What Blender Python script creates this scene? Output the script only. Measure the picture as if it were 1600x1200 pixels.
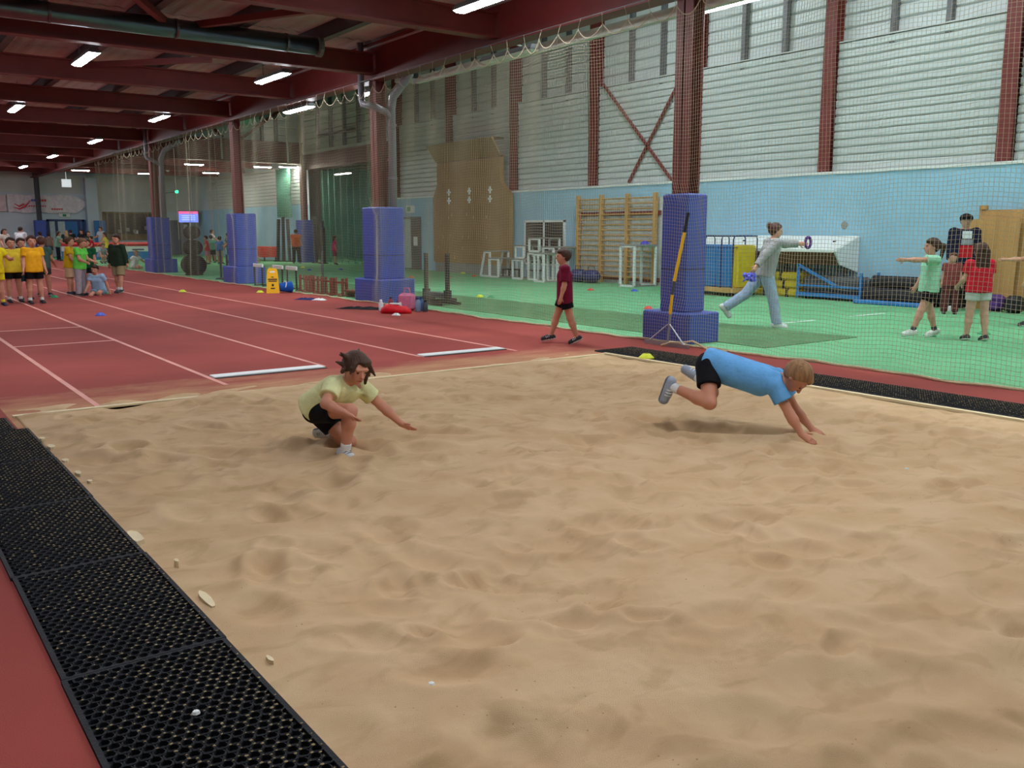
import bpy, math, random
import numpy as np
from mathutils import Vector, Matrix
sc = bpy.context.scene
col = sc.collection
for o in list(bpy.data.objects): bpy.data.objects.remove(o)
random.seed(7); rng = np.random.default_rng(11)
PI = math.pi

# ------------------------------------------------------------ camera
FPX = 1413.0
YAW = math.radians(36.1); PITCH = math.radians(9.6)
cam = bpy.data.objects.new('camera', bpy.data.cameras.new('camera')); col.objects.link(cam)
cam.location = (0, 0, 1.52)
cam.rotation_euler = (PI/2 - PITCH, 0, -YAW)
cam.data.sensor_width = 36.0; cam.data.lens = 36.0*FPX/1600.0
cam.data.clip_start = 0.05; cam.data.clip_end = 300
sc.camera = cam

# ------------------------------------------------------------ world, exposure
w = bpy.data.worlds.new('world'); sc.world = w; w.use_nodes = True
w.node_tree.nodes['Background'].inputs[0].default_value = (0.6, 0.65, 0.7, 1)
w.node_tree.nodes['Background'].inputs[1].default_value = 0.0
sc.view_settings.view_transform = 'Standard'; sc.view_settings.look = 'None'
sc.view_settings.gamma = 1.0; sc.view_settings.use_curve_mapping = False
sc.view_settings.exposure = 0.12
LED = 86.0          # strip lights of the running hall
LED_HIGH = 155.0    # strip lights high under the roof of the turf hall
LED_FAR = 120.0

# ------------------------------------------------------------ materials
def lin(c):
    c = c/255.0
    return c/12.92 if c <= 0.04045 else ((c+0.055)/1.055)**2.4
def rgb(r, g, b): return (lin(r), lin(g), lin(b), 1.0)
MATS = {}
def mat(name, c, rough=0.6, metal=0.0, var=0.12, scale=6.0, bump=0.0, bscale=60.0, spec=0.4, emit=0.0, stretch=None):
    if name in MATS: return MATS[name]
    m = bpy.data.materials.new(name); m.use_nodes = True; nt = m.node_tree; N = nt.nodes; L = nt.links
    b = N['Principled BSDF']; base = rgb(*c)
    b.inputs['Roughness'].default_value = rough; b.inputs['Metallic'].default_value = metal
    b.inputs['Specular IOR Level'].default_value = spec
    tc = N.new('ShaderNodeTexCoord'); src = tc.outputs['Object']
    if stretch:
        mp = N.new('ShaderNodeMapping'); mp.inputs['Scale'].default_value = stretch
        L.new(src, mp.inputs['Vector']); src = mp.outputs['Vector']
    nz = N.new('ShaderNodeTexNoise'); nz.inputs['Scale'].default_value = scale; nz.inputs['Detail'].default_value = 4
    L.new(src, nz.inputs['Vector'])
    rp = N.new('ShaderNodeValToRGB')
    rp.color_ramp.elements[0].position = 0.3; rp.color_ramp.elements[1].position = 0.7
    rp.color_ramp.elements[0].color = tuple(base[i]*(1-var) for i in range(3))+(1,)
    rp.color_ramp.elements[1].color = tuple(min(1, base[i]*(1+var)) for i in range(3))+(1,)
    L.new(nz.outputs['Fac'], rp.inputs['Fac']); L.new(rp.outputs['Color'], b.inputs['Base Color'])
    if bump:
        n2 = N.new('ShaderNodeTexNoise'); n2.inputs['Scale'].default_value = bscale; n2.inputs['Detail'].default_value = 3
        L.new(src, n2.inputs['Vector'])
        bp = N.new('ShaderNodeBump'); bp.inputs['Strength'].default_value = bump; bp.inputs['Distance'].default_value = 0.02
        L.new(n2.outputs['Fac'], bp.inputs['Height']); L.new(bp.outputs['Normal'], b.inputs['Normal'])
    if emit:
        b.inputs['Emission Color'].default_value = base; b.inputs['Emission Strength'].default_value = emit
    MATS[name] = m; return m
def fabric(c): return mat('fabric_%d_%d_%d' % c, c, 0.85, 0, 0.10, 14, 0.25, 40, 0.15)
def skin_mat(c=(196, 140, 116)): return mat('skin_%d_%d_%d' % c, c, 0.55, 0, 0.06, 9, 0, 1, 0.3)
def hair_mat(c): return mat('hair_%d_%d_%d' % c, c, 0.6, 0, 0.3, 40, 0.4, 90, 0.3, stretch=(1, 1, 0.2))
M = dict(
 maroon=mat('maroon_paint', (112, 44, 42), 0.5, 0, 0.10, 3),
 beam=mat('beam_paint', (112, 44, 42), 0.5, 0, 0.10, 3),
 steel_grey=mat('grey_steel', (104, 106, 110), 0.5, 0.3, 0.10, 3),
 purlin=mat('purlin_galvanised', (92, 92, 96), 0.55, 0.3, 0.12, 3),
 roof=mat('roof_liner', (186, 184, 180), 0.7, 0, 0.08, 2, 0.1, 12),
 duct=mat('duct_metal', (104, 104, 112), 0.30, 0.9, 0.08, 3),
 pipe=mat('pipe_plastic', (128, 126, 134), 0.45, 0, 0.06, 3),
 rail=mat('rail_paint', (176, 190, 178), 0.5, 0, 0.06, 3),
 blue_wall=mat('blue_blockwork', (150, 194, 216), 0.7, 0, 0.05, 1.5, 0.15, 20, 0.3),
 clad=mat('cladding_white', (196, 204, 204), 0.42, 0.1, 0.05, 1.2, 0, 1, 0.4, stretch=(1, 0.3, 3)),
 clad_up=mat('cladding_upper', (196, 204, 204), 0.42, 0.1, 0.05, 1.2, 0, 1, 0.4, stretch=(1, 0.3, 3)),
 far_wall=mat('far_wall_paint', (196, 212, 224), 0.7, 0, 0.05, 1.0),
 far_grey=mat('far_wall_cladding', (196, 204, 204), 0.7, 0, 0.06, 1.0),
 dark=mat('dark_void', (24, 24, 26), 0.8, 0, 0.1, 3),
 pad=mat('pad_vinyl', (58, 82, 168), 0.5, 0, 0.08, 3, 0.10, 9, 0.4),
 pad_dark=mat('pad_vinyl_far', (58, 82, 168), 0.5, 0, 0.08, 3, 0.10, 9, 0.4),
 rubber=mat('rubber_black', (34, 35, 39), 0.75, 0, 0.25, 20, 0.2, 80, 0.3),
 white=mat('white_paint', (226, 230, 228), 0.5, 0, 0.05, 5),
 cream=mat('cream_board', (226, 208, 168), 0.6, 0, 0.10, 5, 0.2, 20),
 timber=mat('pale_timber', (196, 152, 92), 0.55, 0, 0.15, 3, 0.1, 20, stretch=(6, 6, 0.6)),
 board=mat('brown_board', (160, 122, 76), 0.65, 0, 0.10, 1.2, 0.1, 20),
 ply=mat('plywood', (186, 140, 82), 0.6, 0, 0.14, 1.5, 0.1, 20, stretch=(1, 4, 0.5)),
 brownw=mat('brown_wood', (104, 64, 44), 0.6, 0, 0.15, 5),
 black=mat('black_plastic', (28, 28, 31), 0.5, 0, 0.15, 8),
 dkgrey=mat('dark_grey_paint', (70, 74, 80), 0.55, 0, 0.10, 4),
 grey=mat('mid_grey_board', (140, 140, 136), 0.6, 0, 0.08, 4),
 door=mat('slate_door', (92, 102, 124), 0.5, 0, 0.06, 3),
 doorblue=mat('blue_door', (44, 112, 176), 0.5, 0, 0.06, 3),
 navy=mat('navy_metal', (42, 54, 104), 0.45, 0.1, 0.1, 5),
 matblue=mat('mat_blue', (38, 122, 190), 0.5, 0, 0.07, 4),
 yellow=mat('yellow_vinyl', (206, 178, 32), 0.5, 0, 0.08, 4),
 sign_y=mat('sign_yellow', (240, 184, 10), 0.45, 0, 0.04, 5),
 bucket=mat('bucket_blue', (20, 92, 190), 0.4, 0, 0.05, 5),
 red=mat('red_vinyl', (196, 40, 44), 0.5, 0, 0.08, 5),
 pink=mat('pink_fabric', (206, 120, 150), 0.7, 0, 0.15, 12),
 hotpink=mat('hot_pink_fabric', (214, 44, 116), 0.7, 0, 0.1, 8),
 purple=mat('purple_fabric', (86, 50, 124), 0.7, 0, 0.12, 10),
 iris=mat('iris_blue_fabric', (84, 92, 206), 0.7, 0, 0.12, 10),
 net=mat('net_cord', (188, 176, 150), 0.8, 0, 0.1, 2),
 rope=mat('rope', (206, 186, 150), 0.85, 0, 0.15, 15, 0.3, 60),
 teal=mat('teal_curtain', (92, 150, 132), 0.75, 0, 0.12, 1.5),
 line=mat('lane_paint', (214, 150, 138), 0.7, 0, 0.12, 2),
 chrome=mat('bare_steel', (170, 172, 174), 0.35, 0.8, 0.05, 5),
 clear=mat('clear_plastic', (150, 176, 200), 0.2, 0, 0.1, 10),
 eye=mat('eye_dark', (30, 22, 20), 0.3, 0, 0.05, 5),
 lip=mat('lip', (158, 84, 80), 0.5, 0, 0.05, 5),
 led=mat('led_diffuser', (244, 248, 255), 0.5, 0, 0.0, 1, emit=LED),
 led_high=mat('led_diffuser_high', (240, 248, 250), 0.5, 0, 0.0, 1, emit=LED_HIGH),
 led_far=mat('led_diffuser_far', (255, 246, 226), 0.5, 0, 0.0, 1, emit=LED_FAR),
 led_off=mat('tube_off', (196, 206, 198), 0.5, 0, 0.03, 3),
 green_led=mat('green_led', (40, 255, 140), 0.4, 0, 0.0, 1, emit=6.0),
)
def nodes(m): return m.node_tree.nodes, m.node_tree.links
def mk_ground(name, c1, c2, big, fine, fbump, sand=False, rough=0.85):
    m = bpy.data.materials.new(name); m.use_nodes = True; N, L = nodes(m); b = N['Principled BSDF']
    b.inputs['Roughness'].default_value = rough; b.inputs['Specular IOR Level'].default_value = 0.2
    g = N.new('ShaderNodeNewGeometry')
    n1 = N.new('ShaderNodeTexNoise'); n1.inputs['Scale'].default_value = big; n1.inputs['Detail'].default_value = 5
    n2 = N.new('ShaderNodeTexNoise'); n2.inputs['Scale'].default_value = fine; n2.inputs['Detail'].default_value = 3
    L.new(g.outputs['Position'], n1.inputs['Vector']); L.new(g.outputs['Position'], n2.inputs['Vector'])
    r = N.new('ShaderNodeValToRGB'); r.color_ramp.elements[0].color = rgb(*c1); r.color_ramp.elements[1].color = rgb(*c2)
    r.color_ramp.elements[0].position = 0.35; r.color_ramp.elements[1].position = 0.65
    L.new(n1.outputs['Fac'], r.inputs['Fac'])
    mx = N.new('ShaderNodeMixRGB'); mx.blend_type = 'MULTIPLY'; mx.inputs['Fac'].default_value = 0.35
    r2 = N.new('ShaderNodeValToRGB'); r2.color_ramp.elements[0].color = (0.55, 0.55, 0.55, 1); r2.color_ramp.elements[1].color = (1.2, 1.2, 1.2, 1)
    L.new(n2.outputs['Fac'], r2.inputs['Fac']); L.new(r.outputs['Color'], mx.inputs['Color1']); L.new(r2.outputs['Color'], mx.inputs['Color2'])
    out = mx.outputs['Color']
    if sand:   # dusting of spilt sand round the pit: distance to the pit rectangle plus noise
        sx = N.new('ShaderNodeSeparateXYZ'); L.new(g.outputs['Position'], sx.inputs[0])
        def mth(op, a, bb):
            q = N.new('ShaderNodeMath'); q.operation = op
            for i, v in enumerate((a, bb)):
                if v is None: continue
                if isinstance(v, (int, float)): q.inputs[i].default_value = v
                else: L.new(v, q.inputs[i])
            return q.outputs[0]
        dx = mth('MAXIMUM', mth('SUBTRACT', 1.0, sx.outputs[0]), mth('MULTIPLY', mth('SUBTRACT', sx.outputs[0], 7.5), 1.3))
        dy = mth('MULTIPLY', mth('SUBTRACT', sx.outputs[1], 8.35), 0.55)
        d = mth('MAXIMUM', dx, dy)
        n3 = N.new('ShaderNodeTexNoise'); n3.inputs['Scale'].default_value = 1.6; n3.inputs['Detail'].default_value = 6
        n3.inputs['Roughness'].default_value = 0.65
        mp = N.new('ShaderNodeMapping'); mp.inputs['Scale'].default_value = (0.6, 1.3, 1); L.new(g.outputs['Position'], mp.inputs['Vector'])
        L.new(mp.outputs['Vector'], n3.inputs['Vector'])
        v = mth('SUBTRACT', mth('MULTIPLY', n3.outputs['Fac'], 1.5), mth('ADD', d, 0.30))
        cl = N.new('ShaderNodeMapRange'); cl.inputs['From Min'].default_value = -0.12; cl.inputs['From Max'].default_value = 0.45
        cl.inputs['To Max'].default_value = 0.85
        L.new(v, cl.inputs['Value'])
        # the left side by the mat stays swept
        side = mth('GREATER_THAN', sx.outputs[0], 0.95)
        fac = mth('MULTIPLY', cl.outputs[0], side)
        m2 = N.new('ShaderNodeMixRGB'); L.new(fac, m2.inputs['Fac']); L.new(out, m2.inputs['Color1'])
        m2.inputs['Color2'].default_value = rgb(196, 152, 112); out = m2.outputs['Color']
    L.new(out, b.inputs['Base Color'])
    bp = N.new('ShaderNodeBump'); bp.inputs['Strength'].default_value = fbump; bp.inputs['Distance'].default_value = 0.01
    L.new(n2.outputs['Fac'], bp.inputs['Height']); L.new(bp.outputs['Normal'], b.inputs['Normal'])
    MATS[name] = m; return m
M['track'] = mk_ground('track_rubber', (142, 64, 58), (164, 76, 68), 0.5, 180, 0.35, True)
M['turf'] = mk_ground('green_turf', (104, 174, 126), (118, 188, 138), 0.6, 220, 0.5)
M['turf_dark'] = mk_ground('olive_turf', (78, 122, 82), (90, 136, 92), 1.2, 220, 0.5)
M['sand'] = mk_ground('sand', (209, 174, 132), (220, 188, 148), 2.6, 420, 0.55)
def sand_extra():
    m = M['sand']; N, L = nodes(m); b = N['Principled BSDF']
    src = b.inputs['Base Color'].links[0].from_socket
    g = N.new('ShaderNodeNewGeometry'); mp = N.new('ShaderNodeMapping'); mp.inputs['Scale'].default_value = (1.0, 1.7, 1)
    mp.inputs['Rotation'].default_value = (0, 0, 0.5)
    L.new(g.outputs['Position'], mp.inputs['Vector'])
    n = N.new('ShaderNodeTexNoise'); n.inputs['Scale'].default_value = 3.4; n.inputs['Detail'].default_value = 3; n.inputs['Distortion'].default_value = 0.6
    L.new(mp.outputs['Vector'], n.inputs['Vector'])
    r = N.new('ShaderNodeValToRGB'); r.color_ramp.elements[0].position = 0.53; r.color_ramp.elements[1].position = 0.64
    r.color_ramp.elements[0].color = (1, 1, 1, 1); r.color_ramp.elements[1].color = (0.87, 0.85, 0.81, 1)
    L.new(n.outputs['Fac'], r.inputs['Fac'])
    mx = N.new('ShaderNodeMixRGB'); mx.blend_type = 'MULTIPLY'; mx.inputs['Fac'].default_value = 1.0
    L.new(src, mx.inputs['Color1']); L.new(r.outputs['Color'], mx.inputs['Color2'])
    # dark grit specks
    v = N.new('ShaderNodeTexVoronoi'); v.inputs['Scale'].default_value = 26; L.new(g.outputs['Position'], v.inputs['Vector'])
    n5 = N.new('ShaderNodeTexNoise'); n5.inputs['Scale'].default_value = 2.0; L.new(g.outputs['Position'], n5.inputs['Vector'])
    th = N.new('ShaderNodeMapRange'); th.inputs['From Min'].default_value = 0.45; th.inputs['From Max'].default_value = 0.75
    th.inputs['To Min'].default_value = 0.0; th.inputs['To Max'].default_value = 0.13
    L.new(n5.outputs['Fac'], th.inputs['Value'])
    lt = N.new('ShaderNodeMath'); lt.operation = 'LESS_THAN'; L.new(v.outputs['Distance'], lt.inputs[0]); L.new(th.outputs[0], lt.inputs[1])
    m2 = N.new('ShaderNodeMixRGB'); m2.inputs['Color2'].default_value = rgb(110, 80, 56)
    ml = N.new('ShaderNodeMath'); ml.operation = 'MULTIPLY'; ml.inputs[1].default_value = 0.6; L.new(lt.outputs[0], ml.inputs[0])
    L.new(ml.outputs[0], m2.inputs['Fac']); L.new(mx.outputs['Color'], m2.inputs['Color1'])
    L.new(m2.outputs['Color'], b.inputs['Base Color'])
sand_extra()

# ------------------------------------------------------------ mesh helpers
class MB:
    def __init__(s): s.v = []; s.f = []; s.m = []; s.cm = 0
    def add(s, vs, fs):
        k = len(s.v); s.v += [tuple(map(float, p)) for p in vs]
        for f in fs: s.f.append(tuple(i+k for i in f)); s.m.append(s.cm)
    def box(s, x0, x1, y0, y1, z0, z1, bev=0.0):
        if bev <= 0:
            vs = [(x, y, z) for z in (z0, z1) for y in (y0, y1) for x in (x0, x1)]
            s.add(vs, [(0, 2, 3, 1), (4, 5, 7, 6), (0, 1, 5, 4), (2, 6, 7, 3), (0, 4, 6, 2), (1, 3, 7, 5)])
        else:
            e = min(bev, (x1-x0)/2.01, (y1-y0)/2.01, (z1-z0)/2.01)
            rings = []
            for z, q in ((z0, e), (z0+e, 0), (z1-e, 0), (z1, e)):
                a = e if q == 0 else e
                X0, X1, Y0, Y1 = x0+q, x1-q, y0+q, y1-q
                rings.append([(X0+a, Y0, z), (X1-a, Y0, z), (X1, Y0+a, z), (X1, Y1-a, z), (X1-a, Y1, z), (X0+a, Y1, z), (X0, Y1-a, z), (X0, Y0+a, z)])
            s.loft(rings, True)
    def loft(s, rings, caps=True, closed=True):
        n = len(rings[0]); vs = [p for r in rings for p in r]; fs = []
        for i in range(len(rings)-1):
            for j in range(n if closed else n-1):
                a, b = i*n+j, i*n+(j+1) % n; fs.append((a, b, b+n, a+n))
        if caps:
            fs.append(tuple(reversed(range(n)))); fs.append(tuple(range((len(rings)-1)*n, len(rings)*n)))
        s.add(vs, fs)
    def obox(s, c, ax, ay, az):     # oriented box: centre + three half-axis vectors
        c, ax, ay, az = map(Vector, (c, ax, ay, az))
        vs = [c+ax*i+ay*j+az*k for k in (-1, 1) for j in (-1, 1) for i in (-1, 1)]
        s.add(vs, [(0, 2, 3, 1), (4, 5, 7, 6), (0, 1, 5, 4), (2, 6, 7, 3), (0, 4, 6, 2), (1, 3, 7, 5)])
    def bar(s, a, b, w, h, up=(0, 0, 1)):
        a, b = Vector(a), Vector(b); d = b-a; L = d.length; d.normalize()
        u = Vector(up)
        if abs(d.dot(u)) > 0.98: u = Vector((1, 0, 0))
        r = d.cross(u).normalized(); u = r.cross(d)
        s.obox((a+b)/2, d*L/2, r*w/2, u*h/2)
    def tube(s, pts, r, n=8, caps=True):
        pts = [Vector(p) for p in pts]; rs = r if isinstance(r, (list, tuple)) else [r]*len(pts)
        rings = []; prev = None
        for i, p in enumerate(pts):
            t = (pts[min(i+1, len(pts)-1)]-pts[max(i-1, 0)]).normalized()
            if prev is None:
                q = Vector((0, 0, 1)) if abs(t.z) < 0.9 else Vector((1, 0, 0)); a = t.cross(q).normalized()
            else:
                a = (prev-t*prev.dot(t)).normalized()
            prev = a; b = t.cross(a)
            rings.append([p+(a*math.cos(2*PI*k/n)+b*math.sin(2*PI*k/n))*rs[i] for k in range(n)])
        s.loft(rings, caps)
    def lathe(s, prof, n=16, axis='z', c=(0, 0, 0)):
        rings = []
        for r, h in prof:
            ring = []
            for k in range(n):
                a = 2*PI*k/n; x, y = r*math.cos(a), r*math.sin(a)
                p = {'z': (x, y, h), 'x': (h, x, y), 'y': (x, h, -y)}[axis]
                ring.append((p[0]+c[0], p[1]+c[1], p[2]+c[2]))
            rings.append(ring)
        s.loft(rings, True)
    def prism(s, poly, y0, y1, plane='xz'):
        def P(a, b, t): return {'xz': (a, t, b), 'yz': (t, a, b), 'xy': (a, b, t)}[plane]
        n = len(poly); vs = [P(a, b, y0) for a, b in poly]+[P(a, b, y1) for a, b in poly]
        fs = [tuple(reversed(range(n))), tuple(range(n, 2*n))]+[(i, (i+1) % n, (i+1) % n+n, i+n) for i in range(n)]
        s.add(vs, fs)
    def mesh(s, name, mats, smooth=False):
        me = bpy.data.meshes.new(name); me.from_pydata(s.v, [], s.f)
        if not isinstance(mats, (list, tuple)): mats = [mats]
        for m in mats: me.materials.append(m)
        if len(mats) > 1: me.polygons.foreach_set('material_index', s.m)
        if smooth: me.polygons.foreach_set('use_smooth', [True]*len(me.polygons))
        import bmesh
        bm = bmesh.new(); bm.from_mesh(me); bmesh.ops.recalc_face_normals(bm, faces=bm.faces); bm.to_mesh(me); bm.free()
        me.update(); return me
    def build(s, name, mats, parent=None, loc=(0, 0, 0), rz=0, smooth=False):
        return link(name, s.mesh(name, mats, smooth), parent, loc, rz)
def link(name, me, parent=None, loc=(0, 0, 0), rz=0):
    o = bpy.data.objects.new(name, me); col.objects.link(o)
    o.location = loc; o.rotation_euler = (0, 0, rz); o.parent = parent; return o
def tag(o, label=None, cat=None, group=None, kind=None):
    if label: o['label'] = label
    if cat: o['category'] = cat
    if group: o['group'] = group
    if kind: o['kind'] = kind
    return o
def thing(name, label, cat, loc=(0, 0, 0), rz=0, group=None):
    o = bpy.data.objects.new(name, None); col.objects.link(o); o.empty_display_size = 0.1
    o.location = loc; o.rotation_euler = (0, 0, rz); return tag(o, label, cat, group)
def struct(name, mb, mats, parent=None):
    o = mb.build(name, mats, parent)
    if parent is None: o['kind'] = 'structure'
    return o
def copy_tree(root, loc, rz=None):
    r = root.copy(); col.objects.link(r); r.location = loc
    if rz is not None: r.rotation_euler = (0, 0, rz)
    def rec(a, b):
        for ch in list(a.children):
            c = ch.copy(); col.objects.link(c); c.parent = b; rec(ch, c)
    rec(root, r); return r
def ibeam(mb, a, b, h, wd, t=0.03):   # horizontal I-section from a to b (bottom centre line)
    a, b = Vector(a), Vector(b); u = Vector((0, 0, 1))
    mb.bar(a+u*t/2, b+u*t/2, wd, t); mb.bar(a+u*(h-t/2), b+u*(h-t/2), wd, t); mb.bar(a+u*h/2, b+u*h/2, t, h-2*t)

# =================================================================== STRUCTURE
XW = 18.4      # right wall face
XC = 9.05      # turf edge / net line
YG = 42.6      # gable beam of the high hall
YF = 61.0      # far wall
PX0, PX1, PY0, PY1 = 1.0, 7.5, -1.5, 8.32   # sand pit
f = MB()
for x0, x1, y0, y1 in ((-8, PX0, -6, YF), (PX1, XC, -6, YF), (PX0, PX1, PY1, YF), (PX0, PX1, -6, PY0)):
    f.box(x0, x1, y0, y1, -0.3, 0)
floor = struct('floor', f, M['track'])
f = MB(); f.box(XC, 26, -6, YF, -0.3, 0.004); turf = struct('floor_turf', f, M['turf'])
def strip(parent, name, x0, x1, y0, y1, m, z=0.003, base=-0.01):
    b = MB(); b.box(x0, x1, y0, y1, base, z); return b.build(name, m, parent)
for x, ya in ((1.66, 8.32), (2.95, 8.9), (4.28, 9.5), (5.57, 9.55), (6.85, 9.3)):
    strip(floor, 'lane_line', x-0.025, x+0.025, ya, YF-3, M['line'])
for (xa, xb, y) in ((1.66, 2.93, 13.55), (0.3, 2.93, 15.8)):
    strip(floor, 'cross_line', xa, xb, y-0.035, y+0.035, M['line'], 0.0025)
for (xa, xb, y) in ((12.4, 13.4, 9.5), (14.5, 15.6, 9.55)):
    strip(turf, 'turf_mark', xa, xb, y-0.03, y+0.03, M['white'], 0.007)
# sand pit bed and sand
b = MB(); b.box(PX0-.05, PX1+.05, PY0-.05, PY1+.05, -0.35, -0.2); struct('floor_pit', b, M['track'])
nx, ny = 330, 492
gx = np.linspace(PX0-0.02, PX1+0.0, nx); gy = np.linspace(0.2, PY1+0.40, ny); GX, GY = np.meshgrid(gx, gy)
Z = np.zeros_like(GX)
for i in range(40):
    a = rng.uniform(0, PI); fr = rng.uniform(1.0, 7.0); ph = rng.uniform(0, 6.28)
    Z += 0.010/fr*np.sin((GX*math.cos(a)+GY*math.sin(a))*fr+ph+1.3*np.sin(GY*1.3+i))
for i in range(620):
    cx, cy = rng.uniform(PX0, PX1), rng.uniform(0.2, PY1); an = rng.uniform(0, PI)
    ra = rng.uniform(0.07, 0.19); rb = ra*rng.uniform(0.45, 0.8); d = rng.uniform(0.008, 0.030)
    u = (GX-cx)*math.cos(an)+(GY-cy)*math.sin(an); v = -(GX-cx)*math.sin(an)+(GY-cy)*math.cos(an)
    q = (u/ra)**2+(v/rb)**2
    Z += -d*np.exp(-q**1.4*0.9)+0.45*d*np.exp(-((np.sqrt(q)-1.45)**2)*5)
def crater(cx, cy, ra, rb, an, d, rim=0.5):
    global Z
    u = (GX-cx)*math.cos(an)+(GY-cy)*math.sin(an); v = -(GX-cx)*math.sin(an)+(GY-cy)*math.cos(an)
    q = (u/ra)**2+(v/rb)**2
    Z += -d*np.exp(-q**1.5)+rim*d*np.exp(-((np.sqrt(q)-1.4)**2)*5)
crater(2.72, 5.62, 0.20, 0.10, -0.9, 0.05, 0.8); crater(2.62, 6.1, 0.16, 0.1, -0.6, 0.06, 0.6)
crater(5.02, 5.0, 0.14, 0.09, -0.7, 0.05, 0.7); crater(5.2, 4.5, 0.55, 0.12, -0.9, 0.045, 0.7)
crater(3.35, 5.6, 0.3, 0.08, -0.7, 0.035, 0.6); crater(5.5, 3.85, 0.13, 0.1, -0.6, 0.03, 0.7)
Z += 0.004*rng.standard_normal(Z.shape)*0.35
ed = np.minimum.reduce([GX-gx[0], gx[-1]-GX, np.maximum(PY1-GY, 0)+0.004]); ew = np.clip(ed/0.30, 0, 1)
Z = Z*(0.35+0.65*ew)+0.012*ew*1.2+0.004
fr_ = np.clip((GY-(PY1-0.12))/0.5, 0, 1)
for i in range(26):
    a = rng.uniform(0, PI); q = rng.uniform(3, 16); Z += fr_*0.0035*np.sin((GX*math.cos(a)+GY*math.sin(a)*1.6)*q+rng.uniform(0, 6.28))
Z = Z-0.055*np.clip(GY-PY1, 0, 1)+0.010*np.exp(-((GY-PY1)/0.12)**2)*(0.6+0.5*np.sin(GX*2.3)+0.4*np.sin(GX*5.1+1))
Z += 0.055*np.exp(-(((GX-2.66)*0.8+(GY-5.30)*0.6)/0.06)**2-((-(GX-2.66)*0.6+(GY-5.30)*0.8)/0.13)**2)
Z += 0.04*np.exp(-((GX-2.52)/0.10)**2-((GY-6.02)/0.10)**2)
Z = np.where((GX <= gx[0]+.001) | (GX >= gx[-1]-.001) | (GY >= gy[-1]-.001), -0.12, Z)
vs = np.stack([GX, GY, Z], -1).reshape(-1, 3)
I = np.arange(nx*ny).reshape(ny, nx)
q = np.stack([I[:-1, :-1], I[:-1, 1:], I[1:, 1:], I[1:, :-1]], -1).reshape(-1, 4)
me = bpy.data.meshes.new('sand'); me.from_pydata(vs.tolist(), [], q.tolist()); me.materials.append(M['sand'])
me.polygons.foreach_set('use_smooth', [True]*len(me.polygons))
sand = link('sand', me); tag(sand, 'raked golden sand filling the long jump pit', 'sand', kind='stuff')
def sand_z(x, y):
    i = int(np.clip(np.searchsorted(gx, x), 0, nx-1)); j = int(np.clip(np.searchsorted(gy, y), 0, ny-1)); return float(Z[j, i])
# pit edge boards
b = MB(); b.box(PX0-0.02, PX1, PY1, PY1+0.06, -0.2, 0.016); struct('trim_1', b, M['cream'])
b = MB(); b.box(PX1, PX1+0.06, -1, PY1+0.055, -0.2, 0.024); struct('trim_2', b, M['cream'])
b = MB(); b.box(PX0-0.02, PX0+0.045, -1, PY1, -0.2, -0.03); struct('trim_3', b, M['cream'])
# lumps of pale edging breaking through the sand along the left side
for (x, y, l, wd) in ((1.03, 4.62, 0.22, 0.07), (1.07, 3.62, 0.24, 0.04), (1.03, 6.9, 0.13, 0.05), (1.05, 6.5, 0.08, 0.05), (1.05, 6.1, 0.10, 0.04), (1.07, 5.85, 0.06, 0.03), (1.1, 4.15, 0.05, 0.02), (1.02, 7.2, 0.09, 0.04), (1.08, 2.95, 0.06, 0.02)):
    b = MB(); n = 9
    top = [(x+wd/2*math.cos(2*PI*k/n)*random.uniform(.75, 1.1), y+l/2*math.sin(2*PI*k/n)*random.uniform(.8, 1.1)) for k in range(n)]
    b.prism(top, -0.03, max(sand_z(x, y), 0)+0.016, 'xy'); tag(b.build('edging_fragment', M['cream']), 'flake of pale pit edging showing through the sand beside the rubber mats', 'edging', 'pale edging flakes along the pit')

# ---- take-off boards
for i, (x0, x1, y, lab) in enumerate(((2.99, 4.24, 9.47, 'white take-off board nearer the rubber mats, behind the crouching child'), (5.6, 6.82, 9.6, 'white take-off board on the lane next to the boy in maroon'))):
    t = thing('takeoff_board', lab, 'board', ((x0+x1)/2, y, 0), 0, 'white take-off boards'); h = (x1-x0)/2
    b = MB(); b.box(-h, h, -0.09, 0.09, -0.02, 0.016, 0.006); b.build('board_face', M['white'], t)
    b = MB(); b.box(-h, h, -0.135, -0.09, -0.02, 0.006); b.build('dark_inlay', M['black'], t)

# ---- rubber ring mats (real holes over a dark shade sheet)
def mat_mesh(nxh, nyh, p):
    n = 10; vs = []; fs = []
    r = p*0.40; hz = 0.016
    for j in range(nyh):
        for i in range(nxh):
            cx, cy = (i+0.5+(0.5 if j % 2 else 0))*p, (j+0.5)*p*0.9; k = len(vs)
            for z in (0.0, hz):
                for a in range(n):
                    an = 2*PI*a/n; vs.append((cx+r*math.cos(an), cy+r*math.sin(an), z))
            hx, hy = p*0.5, p*0.45
            for z in (hz,):
                for a in range(n):
                    an = 2*PI*a/n; c, s_ = math.cos(an), math.sin(an); t = min(hx/abs(c) if abs(c) > 1e-6 else 9, hy/abs(s_) if abs(s_) > 1e-6 else 9)
                    t = min(t, p*0.56); vs.append((cx+c*t, cy+s_*t, z-0.0025))
            for a in range(n):
                b2 = (a+1) % n
                fs.append((k+b2, k+a, k+n+a, k+n+b2))                    # hole wall
                fs.append((k+n+a, k+2*n+a, k+2*n+b2, k+n+b2))            # top web
    return vs, fs
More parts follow.
